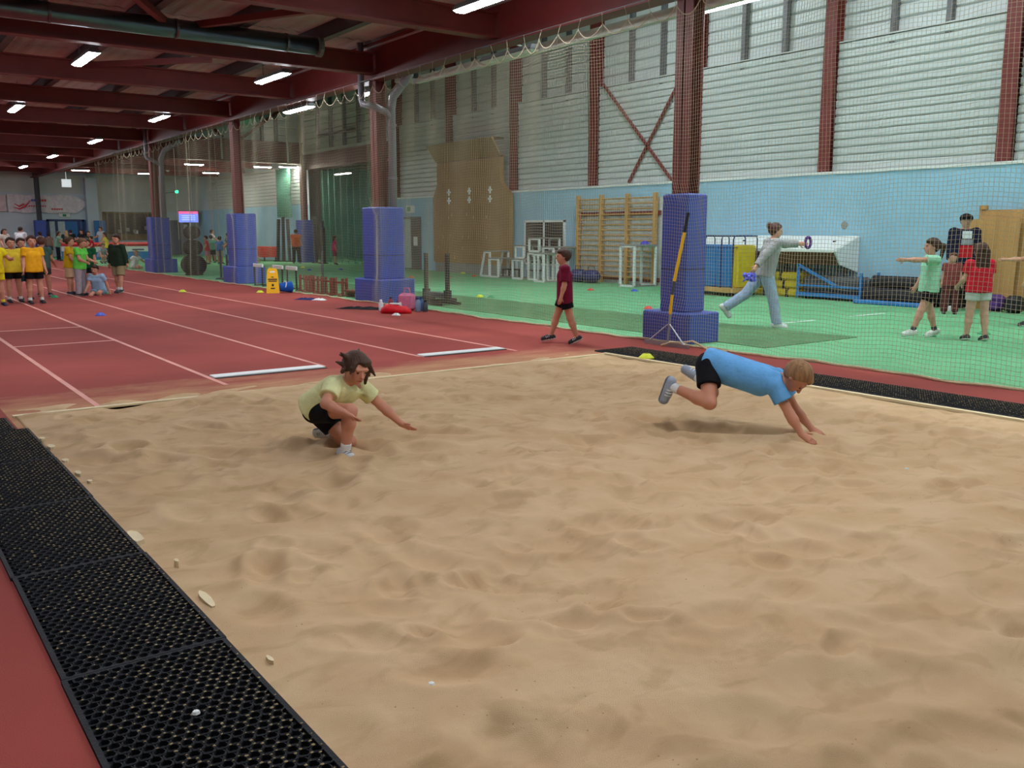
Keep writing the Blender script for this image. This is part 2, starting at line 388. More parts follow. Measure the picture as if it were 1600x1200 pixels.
def rubber_mat(name, x, y, nxh, nyh, p, label, grp, z=0.002, rz=0):
    key = (nxh, nyh, round(p, 4))
    t = thing(name, label, 'mat', (x, y, z), rz, grp)
    if key not in rubber_mat.cache:
        v, fc = mat_mesh(nxh, nyh, p); me = bpy.data.meshes.new('ring_grid'); me.from_pydata(v, [], fc); me.materials.append(M['rubber']); me.update()
        b = MB(); W_, L_ = (nxh+0.5)*p, nyh*p*0.9
        b.box(-0.01, W_+0.01, 0, L_, 0, 0.0015); b.box(-0.012, 0.006, 0, L_, 0, 0.015); b.box(W_-0.006, W_+0.012, 0, L_, 0, 0.015); b.box(-0.012, W_+0.012, -0.008, 0.006, 0, 0.0145); b.box(-0.012, W_+0.012, L_-0.006, L_+0.008, 0, 0.0145)  # first box: black bottom sheet paints in the shade and dirt of the holes
        sv = []; sf = []; q_ = random.Random(3)
        for j in range(nyh-1):
            for i in range(nxh):
                for s_ in (0, 1):
                    if q_.random() > 0.22+0.62*i/nxh: continue
                    cx, cy = (i+1.0+(0.5 if j % 2 else 0)-(0.5*s_))*p, (j+0.5+(0.33 if s_ == 0 else 0.66))*p*0.9; rr = p*q_.uniform(.07, .17); k0 = len(sv)
                    sv += [(cx+rr*math.cos(a)*q_.uniform(.6, 1.2), cy+rr*math.sin(a)*q_.uniform(.6, 1.2), 0.0158) for a in [2*PI*z/6 for z in range(6)]]+[(cx, cy, 0.0185)]
                    sf += [(k0+z, k0+(z+1) % 6, k0+6) for z in range(6)]
        m3 = bpy.data.meshes.new('sand_in_gaps'); m3.from_pydata(sv, [], sf); m3.materials.append(mat('sand_dust', (158, 138, 100), .9)); m3.update()
        rubber_mat.cache[key] = (me, b.mesh('border_and_hole_shade', M['rubber']), m3)
    a, c, g_ = rubber_mat.cache[key]; link('ring_grid', a, t); link('border_and_hole_shade', c, t); o = link('sand_in_gaps', g_, t); o['kind'] = 'stuff'; return t
rubber_mat.cache = {}
PT = 0.040
mats_left = [(0.462, 1.02, 27), (0.458, 2.12, 27), (0.462, 3.22, 28), (0.456, 4.354, 28), (0.461, 5.488, 28), (0.457, 6.622, 28), (0.37, 7.757, 13)]
where = ['rubber ring mat lying by the lower corner of the sand pit', 'rubber ring mat beside the pit next to bare red floor', 'rubber ring mat with sand in its holes beside the large pale edging flake', 'rubber ring mat beside the pit, fourth along from the track end', 'rubber ring mat beside the pit, third along from the track end', 'rubber ring mat beside the pit, second along from the track end', 'short rubber ring mat at the track end of the row, its corner tucked under']
for (x, y, n), lab in zip(mats_left, where): rubber_mat('rubber_mat', x, y, 13, int(n*1.1+.5), PT, 'black '+lab, 'black ring mats on the camera side of the pit', 0.002 if lab[0] != 's' else 0.006)
for k in range(5):
    rubber_mat('rubber_mat', 7.63, 1.05+k*1.52, 15, 42, PT, 'black rubber ring mat between the sand pit and the net', 'black ring mats on the net side of the pit')

# ---- right wall
wr = MB(); wr.box(XW, XW+0.5, -6, 33.6, -0.2, 2.80); wall_right = struct('wall_right', wr, M['blue_wall'])
b = MB(); b.box(XW-0.03, XW+0.3, -6, 33.6, 2.80, 2.86); b.build('ledge', M['white'], wall_right)
b = MB(); b.box(XW+0.34, XW+0.44, -6, 33.6, 2.8, 8.6); b.box(XW+0.34, XW+0.44, 33.6, YG, 5.0, 8.6); b.build('backing_sheet', M['clad_up'], wall_right)
colY = [0.9, 4.95, 9.0, 13.05, 17.1, 21.15, 25.2, 29.25, 33.3]
def plank_mesh(L, h, m, nm):
    b = MB(); e = 0.022
    b.prism([(0, 0), (-0.035, 0.03), (-0.035, h-0.03), (0, h-0.004), (0.02, h-0.004), (0.02, 0)], 0, L, 'xz'); return b.mesh(nm, m)
pl_low = plank_mesh(4.05-0.30, 0.172, M['clad'], 'cladding_plank'); pl_up = plank_mesh(4.05-0.30, 0.285, M['clad_up'], 'upper_plank')
for i in range(1, len(colY)-1):
    y = colY[i]+0.15
    for k in range(16): link('cladding_plank', pl_low, wall_right, (XW+0.16, y, 2.87+k*0.176))
    b = MB(); b.box(XW+0.10, XW+0.34, y, y+3.75, 5.685, 5.71); b.build('cladding_cap', M['clad'], wall_right)
    for k in range(9): link('upper_plank', pl_up, wall_right, (XW+0.32, y, 5.72+k*0.29))
    for q in (0.33, 0.66):
        b = MB(); b.box(XW+0.14, XW+0.30, y+3.75*q-0.06, y+3.75*q+0.06, 5.5, 8.4); b.build('wall_post', M['steel_grey'], wall_right)
for y in colY:
    b = MB()
    for (x0, x1, ya, yb) in ((XW-0.02, XW+0.01, y-0.15, y+0.15), (XW+0.29, XW+0.32, y-0.15, y+0.15), (XW+0.0, XW+0.3, y-0.015, y+0.015)): b.box(x0, x1, ya, yb, 2.82, 8.5)
    b.build('wall_column', M['maroon'], wall_right)
for (ya, za, yb, zb) in ((20.9, 5.9, 17.9, 2.9), (17.4, 5.9, 19.6, 2.9)):
    b = MB(); b.bar((XW+0.06, ya, za), (XW+0.06, yb, zb), 0.06, 0.07, (1, 0, 0)); b.build('cross_brace', M['maroon'], wall_right)
for y in (14.5, 12.4):
    b = MB(); b.lathe([(0.0, 0), (0.09, 0.004), (0.06, 0.02)], 9, 'x', (XW-0.02, y, 1.65)); b.build('wall_scuff', M['grey'], wall_right)
# recess beyond the last wall column
rc_ = MB(); rc_.box(23.4, 23.8, 33.3, YF, -0.2, 8.6); struct('wall_recess', rc_, M['far_wall'])
rc_ = MB(); rc_.box(XW, 23.4, 33.3, 33.6, -0.2, 4.45); struct('wall_return', rc_, M['blue_wall'])
b = MB(); b.box(XW, XW+0.3, YG, YF, -0.2, 2.8); wf2 = struct('wall_right_far', b, M['blue_wall'])
for k in range(11):
    b = MB(); b.prism([(0.05, 0), (0, 0.02), (0, 0.15), (0.05, 0.165)], YG, 57.2, 'xz'); o = b.build('cladding_plank', M['clad'], wf2, (XW, 0, 2.83+k*0.172))
b = MB(); b.box(XW+0.05, XW+0.3, YG, YF, 2.8, 5.0); b.build('backing_sheet', M['far_wall'], wf2)
b = MB(); b.box(XW-0.02, XW+0.3, 33.6, YG, 4.45, 5.15); b.build('spandrel_beam', M['maroon'], wall_right)
b = MB(); b.box(XW+0.05, XW+0.25, 33.6, YG, 5.15, 5.3); b.build('sill', M['white'], wall_right)
for k in range(10):
    b = MB(); b.prism([(0.05, 0), (0, 0.02), (0, 0.26), (0.05, 0.275)], 33.6, YG, 'xz'); b.build('upper_plank', M['clad'], wall_right, (XW+0.14, 0, 5.3+k*0.29))
for y in (35.2, 36.6, 38.0, 39.4, 40.8):
    b = MB(); b.box(XW, XW+0.14, y-0.07, y+0.07, 5.3, 8.3); b.build('wall_post', M['steel_grey'], wall_right)
b = MB(); b.box(XW-0.02, XW+0.1, 36.9, 40.8, 5.85, 5.97); b.build('window_rail', M['dkgrey'], wall_right)
# far wall
b = MB(); b.box(-8, 24, YF, YF+0.4, -0.2, 5.2); wall_far = struct('wall_far', b, M['far_wall'])
b = MB(); b.box(12.3, 18.4, YF-0.02, YF+0.01, 2.75, 4.85); b.build('upper_band', M['far_grey'], wall_far)
b = MB(); b.box(2, 12.0, YF-0.03, YF+0.01, 3.75, 4.85); b.build('upper_band', M['far_grey'], wall_far)
b = MB(); b.box(2, 11.6, YF-0.05, YF, 2.62, 2.68); b.build('wall_rail', M['grey'], wall_far)
# gable over the low hall
b = MB(); b.box(XC+0.3, XW+0.2, YG+0.3, YG+0.5, 5.7, 8.6); wall_gable = struct('wall_gable', b, M['clad'])
for k in range(8):
    b = MB(); b.prism([(0, 0), (-0.03, 0.02), (-0.03, 0.30), (0, 0.33)], XC+0.4, XW, 'yz')
    o = b.build('upper_plank', M['clad'], wall_gable, (0, YG+0.30, 5.75+k*0.34))
gb = MB(); ibeam(gb, (XC+0.3, YG, 4.72), (XW, YG, 4.72), 1.0, 0.35, 0.05); gb.build('gable_beam', M['maroon'], wall_gable)
for (xa, za, xb, zb) in ((13.2, 7.0, 14.6, 5.8), (15.5, 5.8, 18.2, 7.8), (14.8, 5.8, 13.4, 5.8)):
    if za == zb: continue
    b = MB(); b.bar((xa, YG+0.1, za), (xb, YG+0.1, zb), 0.12, 0.12); b.build('brace', M['maroon'], wall_gable)
for x in (13.0, 15.1, 16.5, 17.2):
    b = MB(); b.box(x-0.07, x+0.07, YG+0.08, YG+0.24, 5.7, 8.4); b.build('gable_post', M['maroon'] if x == 15.1 else M['steel_grey'], wall_gable)
# enclosing walls out of view, and the strip of wall above the column line
b = MB(); b.box(-8.4, -8, -6, YF, -0.2, 5.6); struct('wall_left', b, M['far_wall'])
b = MB(); b.box(-8.4, 26, -6.4, -6, -0.2, 8.8); struct('wall_back', b, M['far_wall'])
b = MB(); b.box(9.3, 9.5, -6, YG, 5.3, 8.7); struct('wall_upper', b, M['clad_up'])

# ---- ceilings
b = MB(); b.box(-8.2, 9.5, -6, YF, 5.46, 5.7); ceiling = struct('ceiling', b, M['roof'])
ZB = 4.75
for y in [4.425+4.425*k for k in range(13)]:
    b = MB(); ibeam(b, (-8, y, ZB), (9.3, y, ZB), 0.42, 0.24, 0.03); b.build('roof_beam', M['beam'], ceiling)
px = [-7.0+1.65*k for k in range(10)]
for x in px:
    b = MB(); b.box(x-0.03, x+0.03, -6, YF, 5.19, 5.46); b.box(x-0.03, x+0.12, -6, YF, 5.17, 5.20); b.build('purlin', M['purlin'], ceiling)
def roof_panel():
    b = MB(); n = 24; W_ = 1.56; prof = []
    for k in range(n+1):
        x = -W_/2+W_*k/n
        prof.append((x, 0.0 if (k//2) % 2 == 0 else -0.02))
    prof += [(W_/2, 0.04), (-W_/2, 0.04)]
    b.prism(prof, 0, 4.38, 'xz'); return b.mesh('roof_panel', M['roof'])
rp_ = roof_panel()
for x in px:
    for k in range(13): link('roof_panel', rp_, ceiling, (x+0.825, 4.425*k-4.4+4.425, 5.425))
for (a, b2) in (((3.0, 13.6, 5.08), (5.2, 17.4, 5.08)), ((7.0, 13.6, 5.08), (5.0, 17.4, 5.08)), ((4.4, 22.3, 5.08), (6.6, 19.8, 5.08)), ((2.6, 26.2, 5.08), (3.6, 22.4, 5.08))):
    b = MB(); b.bar(a, b2, 0.11, 0.11); b.build('roof_brace', M['beam'], ceiling)
b = MB(); ibeam(b, (9.37, -6, 4.62), (9.37, YF, 4.62), 0.75, 0.3, 0.04); b.build('edge_beam', M['beam'], ceiling)
# soffits
b = MB(); b.box(9.3, 26, -6, YG+0.4, 8.5, 8.8); struct('ceiling_high', b, M['roof'])
b = MB(); b.box(9.3, 24, YG+0.4, YF, 5.0, 5.3); cl = struct('ceiling_low', b, M['beam'])
for y in (46.5, 50.5, 55):
    b = MB(); ibeam(b, (9.4, y, 4.7), (XW, y, 4.7), 0.3, 0.2); b.build('roof_beam', M['beam'], cl)
b = MB(); b.box(XW+0.3, 23.8, 33.3, YG+0.4, 4.6, 4.8); struct('ceiling_recess', b, M['beam'])

# =================================================================== OBJECTS
# ---- light fittings
def light_mesh(L, W_, H_):
    a = MB(); a.loft([[(-W_*.30, -L/2+.02, H_), (W_*.30, -L/2+.02, H_), (W_*.30, L/2-.02, H_), (-W_*.30, L/2-.02, H_)], [(-W_/2, -L/2, H_*.45), (W_/2, -L/2, H_*.45), (W_/2, L/2, H_*.45), (-W_/2, L/2, H_*.45)], [(-W_/2, -L/2, H_*.25), (W_/2, -L/2, H_*.25), (W_/2, L/2, H_*.25), (-W_/2, L/2, H_*.25)]], True)
    d = MB(); w2 = W_/2-.008; l2 = L/2-.01
    d.loft([[(-w2, -l2, H_*.25), (w2, -l2, H_*.25), (w2, l2, H_*.25), (-w2, l2, H_*.25)], [(-w2*.6, -l2+.03, 0), (w2*.6, -l2+.03, 0), (w2*.6, l2-.03, 0), (-w2*.6, l2-.03, 0)]], True)
    return a.mesh('housing', M['steel_grey']), d
hs, dd = light_mesh(1.55, 0.22, 0.12)
DIF = {k: dd.mesh('diffuser', M[k]) for k in ('led', 'led_high', 'led_far', 'led_off')}
def light(x, y, z, kind, label, group, rod=0.3, rz=0, off=False):
    t = thing('ceiling_light_offscreen' if off else 'ceiling_light', label, 'light', (x, y, z), rz, group); link('housing', hs, t); link('diffuser', DIF[kind], t)
    if rod:
        if rod not in light.h:
            b = MB(); b.tube([(0, 0, 0.11), (0, 0, 0.11+rod)], 0.008, 5); light.h[rod] = b.mesh('hanger', M['steel_grey'])
        for yy in (-0.5, 0.5): link('hanger', light.h[rod], t, (0, yy, 0))
    return t
light.h = {}
LAB = 'white LED strip light hanging between the dark red roof beams over the running track'
# rows seen in the picture, and the same rows carried on past its edges (named _offscreen)
for x in (7.65, 4.0, 0.4):
    for y in (2.6, 11.05, 19.1, 27.7, 36.0, 44.3, 52.3):
        seen = (x == 7.65 and y > 10) or (x == 4.0 and 15 < y < 30)
        light(x, y, 4.68, 'led', LAB, 'strip lights over the running track', 0.55, off=not seen)
LH = 'LED strip light high under the roof of the green turf hall'
for x in (11.6, 15.6):
    for y in (-2.5, 4.0, 10.5, 17.0): light(x, y, 8.0, 'led_high', LH, 'strip lights high over the turf', 0.4, off=True)   # above the top edge of the picture
for (x, y) in ((13.65, 44.1), (16.3, 49.9), (16.9, 43.9), (10.2, 51.8), (17.9, 43.2), (13.66, 52.6)):
    light(x, y, 4.58, 'led_far', 'warm strip light under the low ceiling before the far wall', 'strip lights in the low far hall', 0.31, PI/2).scale = (.8, .55, 1)
light(10.25, 8.75, 4.6, 'led', 'LED strip light beside the maroon column with the rake', None, 0.0)
light(9.55, 22.2, 4.5, 'led', 'LED strip light under the edge beam beyond the column with the downpipe', None, 0.0)
light(9.72, 18.75, 4.50, 'led', 'small bright strip light under the edge beam beside the branch of the downpipe', None, 0.0).scale = (.8, .45, 1)
light(9.85, 13.6, 4.55, 'led_off', 'unlit pale tube fitting under the edge beam above the net', None, 0.0)
light(19.6, 40.65, 4.2, 'led_far', 'strip light glowing behind the green curtain of the recess', None, 0.3)

# ---- ventilation duct under the beam
t = thing('ventilation_duct', 'shiny round metal duct running along a red roof beam', 'duct', (0, 16.75, 4.98))
b = MB(); b.tube([(-7.9, 0, 0.0), (7.6, 0, 0.0)], 0.16, 18); b.build('duct_pipe', M['duct'], t, smooth=True)
for x in range(-7, 8, 2):
    b = MB(); b.tube([(x-0.02, 0, 0), (x+0.02, 0, 0)], 0.168, 18); b.build('collar', M['duct'], t)
b = MB(); b.lathe([(0.16, 0), (0.19, 0.03), (0.19, 0.10), (0.05, 0.14)], 16, 'x', (7.6, 0, 0)); b.build('duct_cap', M['steel_grey'], t)

# ---- columns with pads
def hcol(mb, cx, cy, z0, z1, wx=0.24, wy=0.28, t=0.025):
    mb.box(cx-wx/2, cx-wx/2+t, cy-wy/2, cy+wy/2, z0, z1); mb.box(cx+wx/2-t, cx+wx/2, cy-wy/2, cy+wy/2, z0, z1); mb.box(cx-wx/2, cx+wx/2, cy-t/2, cy+t/2, z0, z1)
def sleeve_pad(mb, U, z0, z1, e, inner=0.155):
    x0, x1, y0, y1 = U
    def ring(q, z, a): 
        X0, X1, Y0, Y1 = x0+q, x1-q, y0+q, y1-q
        return [(X0+a, Y0, z), (X1-a, Y0, z), (X1, Y0+a, z), (X1, Y1-a, z), (X1-a, Y1, z), (X0+a, Y1, z), (X0, Y1-a, z), (X0, Y0+a, z)]
    def hole(z):
        i = inner; a = .03
        return [(-i+a, -i, z), (i-a, -i, z), (i, -i+a, z), (i, i-a, z), (i-a, i, z), (-i+a, i, z), (-i, i-a, z), (-i, -i+a, z)]
    R_ = [hole(z0), ring(e*.5, z0, e), ring(0, z0+e*.5, e), ring(0, z1-e*.5, e), ring(e*.5, z1, e), hole(z1)]
    mb.loft(R_+[R_[0]], False)
cols = [(9.37, 8.82, 'maroon steel column rising from the pad with the rake against it', 'blue crash pad round the column with the yellow-handled rake'),
        (9.42, 17.75, 'maroon steel column paired with the grey downpipe, above the pad with the bottles', 'blue crash pad round the column with bottles and bags at its foot'),
        (9.42, 26.5, 'maroon steel column beside the wet floor sign', 'blue crash pad beside the weight rack posts and wet floor sign'),
        (9.42, 35.3, 'maroon steel column with a branching grey pipe beside the weight plates', 'blue crash pad on the far column beside the weight plates'),
        (9.42, 44.2, 'maroon steel column behind the far pad', None), (9.42, 60.2, 'dark steel column standing before the white banner', 'slim blue pad on the column before the white banner')]
for i, (cx, cy, lab, plab) in enumerate(cols):
    if i == 4: continue
    b = MB(); hcol(b, cx, cy, 0, 4.62 if i else 4.9)
    tag(b.build('steel_column', M['maroon'] if i < 5 else M['dkgrey']), lab, 'column', 'columns along the net line')
    if not plab: continue
    t = thing('column_pad', plab, 'pad', (cx, cy, 0), 0, 'blue pads round the columns')
    if i == 0: U = (-0.22, 0.22, -0.24, 0.24); B = (-0.31, 0.33, -0.42, 0.48); bh = 0.42; pt = 2.02
    elif i == 5: U = (-0.3, 0.3, -0.3, 0.3); B = None; pt = 2.15
    else: U = (-0.28, 0.36, -0.42, 0.34); B = (-0.36, 0.52, -0.55, 0.62); bh = 0.5; pt = 2.02
    pm = M['pad'] if i == 0 else M['pad_dark']
    b = MB(); sleeve_pad(b, U, bh if B else 0.0, pt, 0.04)
    b.build('pad_sleeve', pm, t)
    if B:
        b = MB(); sleeve_pad(b, B, 0.0, bh, 0.035)
        b.build('pad_base', pm, t)
        b = MB(); sleeve_pad(b, (U[0]-0.002, U[1]+0.002, U[2]-0.002, U[3]+0.002), 0.995, 1.015, 0.04); b.build('seam', M['navy'], t)
# downpipes
t = thing('downpipe', 'grey downpipe with a branch, rising beside the column with bottles', 'pipe', (9.58, 17.45, 0))
b = MB(); b.tube([(0, 0, 1.98), (0, 0, 4.05), (0.02, -0.05, 4.3), (0.14, -0.28, 4.55), (0.20, -0.45, 4.72), (0.20, -0.50, 4.9), (0.20, -0.50, 5.6)], 0.085, 12); b.build('main_pipe', M['pipe'], t, smooth=True)
b = MB(); b.tube([(0, 0, 3.85), (-0.12, 0.0, 3.98), (-0.38, 0.03, 4.08), (-0.44, 0.14, 4.11), (-0.44, 0.42, 4.16), (-0.44, 0.49, 4.26), (-0.44, 0.49, 5.44)], 0.07, 10); b.build('branch_pipe', M['pipe'], t, smooth=True)
for z in (2.6, 3.7):
    b = MB(); b.tube([(0, 0, z), (0, 0, z+0.05)], 0.098, 12); b.build('bracket', M['pipe'], t)
t = thing('downpipe', 'grey downpipe on the far column by the weight plates', 'pipe', (9.62, 34.95, 0))
b = MB(); b.tube([(0, 0, 1.98), (0, 0, 4.1), (0.1, -0.1, 4.4), (0.6, -0.5, 4.75)], 0.09, 10); b.build('main_pipe', M['pipe'], t, smooth=True)
b = MB(); b.tube([(0, 0, 3.9), (-0.3, 0.05, 4.06), (-0.45, 0.14, 4.14), (-0.46, 0.16, 4.24), (-0.46, 0.16, 5.44)], 0.07, 8); b.build('branch_pipe', M['pipe'], t, smooth=True)

# ---- curtain rail beside the edge beam
t = thing('curtain_rail', 'pale painted rail running along the net line beneath the edge beam', 'rail', (9.98, 0, 4.6))
b = MB(); b.box(-0.05, 0.05, 2, 17.0, -0.05, 0.05); b.box(0.05, 0.09, 2, 17.0, 0.0, 0.12); b.build('rail_channel', M['rail'], t)
b = MB(); b.bar((0, 17.0, 0), (-0.25, 17.5, 0.05), 0.09, 0.09); b.build('rail_end', M['rail'], t)
for y in (4.4, 8.8, 13.2):
    b = MB(); b.bar((0, y, 0.05), (-0.5, y, 0.15), 0.03, 0.03); b.build('bracket', M['rail'], t)

# ---- the dividing net: cords as real geometry
def net_x(y, z):
    free = XC-0.10+0.05*np.sin(y*2.1+0.6*np.sin(y*0.7))+0.025*np.sin(y*6.3+z*0.5)+0.02*np.sin(z*1.3+y)
    wt = sum(np.exp(-((y-c)/0.62)**4) for c in (8.75, 17.75, 26.5, 35.3))
    lean = np.where(z < 0.40, XC-0.02, np.where(z < 2.0, XC+0.065, XC-0.05))   # lies against the base block, then the sleeve
    return free+(lean-free)*wt
NT, NB = 4.42, 0.03
def ribbon_net(y0, y1, cell, r, hseg):
    V = []; Fq = []
    def strand(P):
        n = len(P); k = sum(len(a) for a in V); P = np.asarray(P)
        tang = np.gradient(P, axis=0); tang /= np.linalg.norm(tang, axis=1)[:, None]+1e-9
        a = np.cross(tang, np.array([1.0, 0.0, 0.0])); a /= np.linalg.norm(a, axis=1)[:, None]+1e-9
        c = np.cross(tang, a)
        rings = np.stack([P+r*(a*math.cos(2*PI*j/3)+c*math.sin(2*PI*j/3)) for j in range(3)], 1)
        V.append(rings.reshape(-1, 3))
        i = np.arange(n-1)[:, None]*3+k; j = np.arange(3)[None]; j2 = (j+1) % 3
        Fq.append(np.stack([i+j, i+j2, i+j2+3, i+j+3], -1).reshape(-1, 4))
    top = lambda y: NT-0.10*np.abs(np.sin((y)*PI/0.42))**0.6*0+0*y
    for y in np.arange(y0, y1, cell):
        sag = NT-0.17*abs(math.sin(y*PI/0.46))**0.8
        zz = np.linspace(NB, sag, 15); strand(np.stack([net_x(y, zz), y+0.012*np.sin(zz*2+y*3), zz], -1))
    yy = np.arange(y0, y1, hseg)
    for z in np.arange(NB, NT-0.13, cell):
        zz = z+0.014*np.sin(yy*2.7+z*0.8)+0.010*np.sin(yy*7.1+1.0)
        strand(np.stack([net_x(yy, zz), yy, zz], -1))
    yy = np.arange(y0, y1, 0.0575)
    sag = NT-0.17*np.abs(np.sin(yy*PI/0.46))**0.8
    rr = r; strand(np.stack([net_x(yy, sag), yy, sag], -1))
    return np.concatenate(V), np.concatenate(Fq)
def net_obj(parent, y0, y1, cell, r, hseg):
    V, Fq = ribbon_net(y0, y1, cell, r, hseg)
    me = bpy.data.meshes.new('net_cords'); me.from_pydata(V.tolist(), [], Fq.tolist()); me.materials.append(M['net']); me.update()
    o = link('net_cords', me, parent); o['kind'] = 'stuff'; return o
nt_ = thing('dividing_net', 'beige knotted net hanging from loops between the running track and the turf', 'net', (0, 0, 0))
net_obj(nt_, 2.2, 17.5, 0.045, 0.0021, 0.11); net_obj(nt_, 17.5, YG, 0.06, 0.0014, 0.2)
b = MB(); yy = np.arange(2.2, YG, 0.046)
b.tube([(float(net_x(y, NT)), float(y), NT-0.17*abs(math.sin(y*PI/0.46))**0.8) for y in yy], 0.007, 5); b.build('top_cord', M['net'], nt_)
b = MB(); b.tube([(XC-.10, 2.2, 4.56), (XC-.10, YG, 4.56)], .006, 5); b.build('head_cable', M['steel_grey'], nt_)
for y in (4.4, 8.85, 13.3, 17.7, 22.1, 26.5, 31, 35.3, 39.8):
    b = MB(); b.bar((XC-.10, y, 4.56), (9.25, y, 4.64), .02, .02); b.build('cable_bracket', M['steel_grey'], nt_)
b = MB(); b.tube([(XC-0.06+0.05*math.sin(y*2.3)+0.03*math.sin(y*5.1), y, 0.018+0.006*math.sin(y*9)) for y in np.arange(2.2, YG, 0.15)], 0.016, 6); b.build('bottom_rope', M['rope'], nt_)
for k in range(84):
    y = 2.3+0.46*k
    if y > YG: break
    b = MB(); b.tube([(float(net_x(y, NT)), y, NT-0.01), (XC-.10, y, 4.56)], 0.004, 4); b.build('net_tie', M['net'], nt_)

# ---- darker turf runner
b = MB(); b.box(9.62, 11.68, 7.55, 24.5, 0, 0.012); tag(b.build('turf_runner', M['turf_dark']), 'long olive turf runner laid beside the net and blue pads', 'mat')

# ---- rake
t = thing('rake', 'levelling rake with a yellow handle leaning on the blue column pad', 'rake', (8.80, 8.52, 0))
b = MB(); b.tube([(0, 0, 0.03), (0.03, 0, 0.42)], 0.016, 8); b.build('socket', M['chrome'], t)
b = MB(); b.tube([(0.03, 0, 0.42), (0.055, -0.005, 0.68)], 0.02, 8); b.build('lower_grip', M['sign_y'], t)
b = MB(); b.tube([(0.055, -0.005, 0.68), (0.08, -0.01, 0.86)], 0.02, 8); b.build('tape', M['dkgrey'], t)
b = MB(); b.tube([(0.08, -0.01, 0.86), (0.225, -0.03, 1.5)], 0.021, 8); b.build('handle', M['sign_y'], t)
b = MB(); b.tube([(0.225, -0.03, 1.5), (0.275, -0.04, 1.76)], 0.022, 8); b.build('grip', M['black'], t)
b = MB(); b.tube([(0.02, 0, 0.30), (-0.03, 0.33, 0.04)], 0.01, 6); b.tube([(0.02, 0, 0.30), (-0.03, -0.33, 0.04)], 0.01, 6); b.build('brace', M['chrome'], t)
b = MB(); b.box(-0.05, -0.01, -0.4, 0.4, 0.0, 0.05); b.build('blade', M['chrome'], t)
b = MB(); b.tube([(8.68, 8.52, 0.016), (8.73, 8.38, 0.07), (8.80, 8.25, 0.07), (8.84, 8.12, 0.10), (8.86, 8.04, 0.07), (8.88, 7.9, 0.015), (8.92, 7.6, 0.012)], 0.014, 6); tag(b.build('rope', M['rope']), 'loose end of pale rope by the foot of the rake', 'rope')

# ---- cones
def cone_mesh(m):
    b = MB(); b.lathe([(0.095, 0.0), (0.095, 0.006), (0.088, 0.012), (0.045, 0.052), (0.03, 0.055), (0.028, 0.05), (0.04, 0.046), (0.08, 0.006)], 16); return b.mesh('disc_cone', m, True)
CC = {k: cone_mesh(mat('cone_'+k, c, 0.45, 0, 0.04, 5)) for k, c in dict(yellow=(216, 226, 30), green=(40, 150, 100), blue=(50, 84, 200), red=(222, 70, 60), orange=(236, 120, 60), lime=(196, 214, 50)).items()}
cones = [('yellow', 7.62, 7.72, 0.022, 'yellow disc cone on the rubber mat in front of the diving boy'),
 ('yellow', 8.30, 22.1, 0, 'yellow disc cone beside the wet floor sign'), ('green', 3.8, 23.2, 0, 'green disc cone behind the boy in orange-yellow'),
 ('green', 5.1, 23.95, 0, 'green disc cone between the sitting child and boy in dark jumper'), ('blue', 3.64, 17.74, 0, 'blue disc cone alone on the red lane'),
 ('lime', 6.8, 23.5, 0, 'lime disc cone on the track near the far pads'), ('yellow', 11.77, 17.4, 0.012, 'yellow disc cone on the olive runner edge'),
 ('green', 11.95, 17.2, 0.004, 'green disc cone beside a yellow one at the olive runner'), ('red', 15.5, 17.8, 0.004, 'red disc cone on turf behind the boy in maroon'),
 ('blue', 16.2, 16.9, 0.004, 'blue disc cone on turf in front of the white frame'), ('red', 12.7, 12.85, 0.004, 'red disc cone on turf beside the rake pad'),
 ('orange', 15.0, 26.2, 0.004, 'orange disc cone on turf to the climbing board side of the bottle pad'), ('orange', 13.5, 26.3, 0.004, 'orange disc cone on turf to the hurdle side of the bottle pad'),
 ('yellow', 18.0, 27.7, 0.004, 'yellow disc cone at the foot of the brown climbing board'), ('red', 17.15, 25.7, 0.004, 'red disc cone in front of the brown climbing board'),
 ('red', 16.0, 25.5, 0.004, 'red disc cone behind the sled posts'), ('green', 12.74, 7.06, 0.004, 'green disc cone on turf at the feet of the girl in mint'),
 ('green', 13.6, 6.7, 0.004, 'green disc cone behind the girl in red'), ('yellow', 13.0, 36.0, 0.004, 'yellow disc cone on the turf in front of the far children'),
 ('yellow', 14.2, 36.5, 0.004, 'yellow disc cone in a row on the far turf'), ('yellow', 15.4, 36.0, 0.004, 'yellow disc cone on the far turf before the red table'),
 ('blue', 14.6, 33.5, 0.004, 'blue disc cone on the far turf before the orange vest'), ('blue', 15.8, 33.2, 0.004, 'blue disc cone on the far turf near the padded post'),
 ('blue', 17.4, 32.5, 0.004, 'blue disc cone near the doorway by the exit sign')]
for c, x, y, z, lab in cones: tag(link('disc_cone', CC[c], None, (x, y, z)), lab, 'cone', 'disc cones')

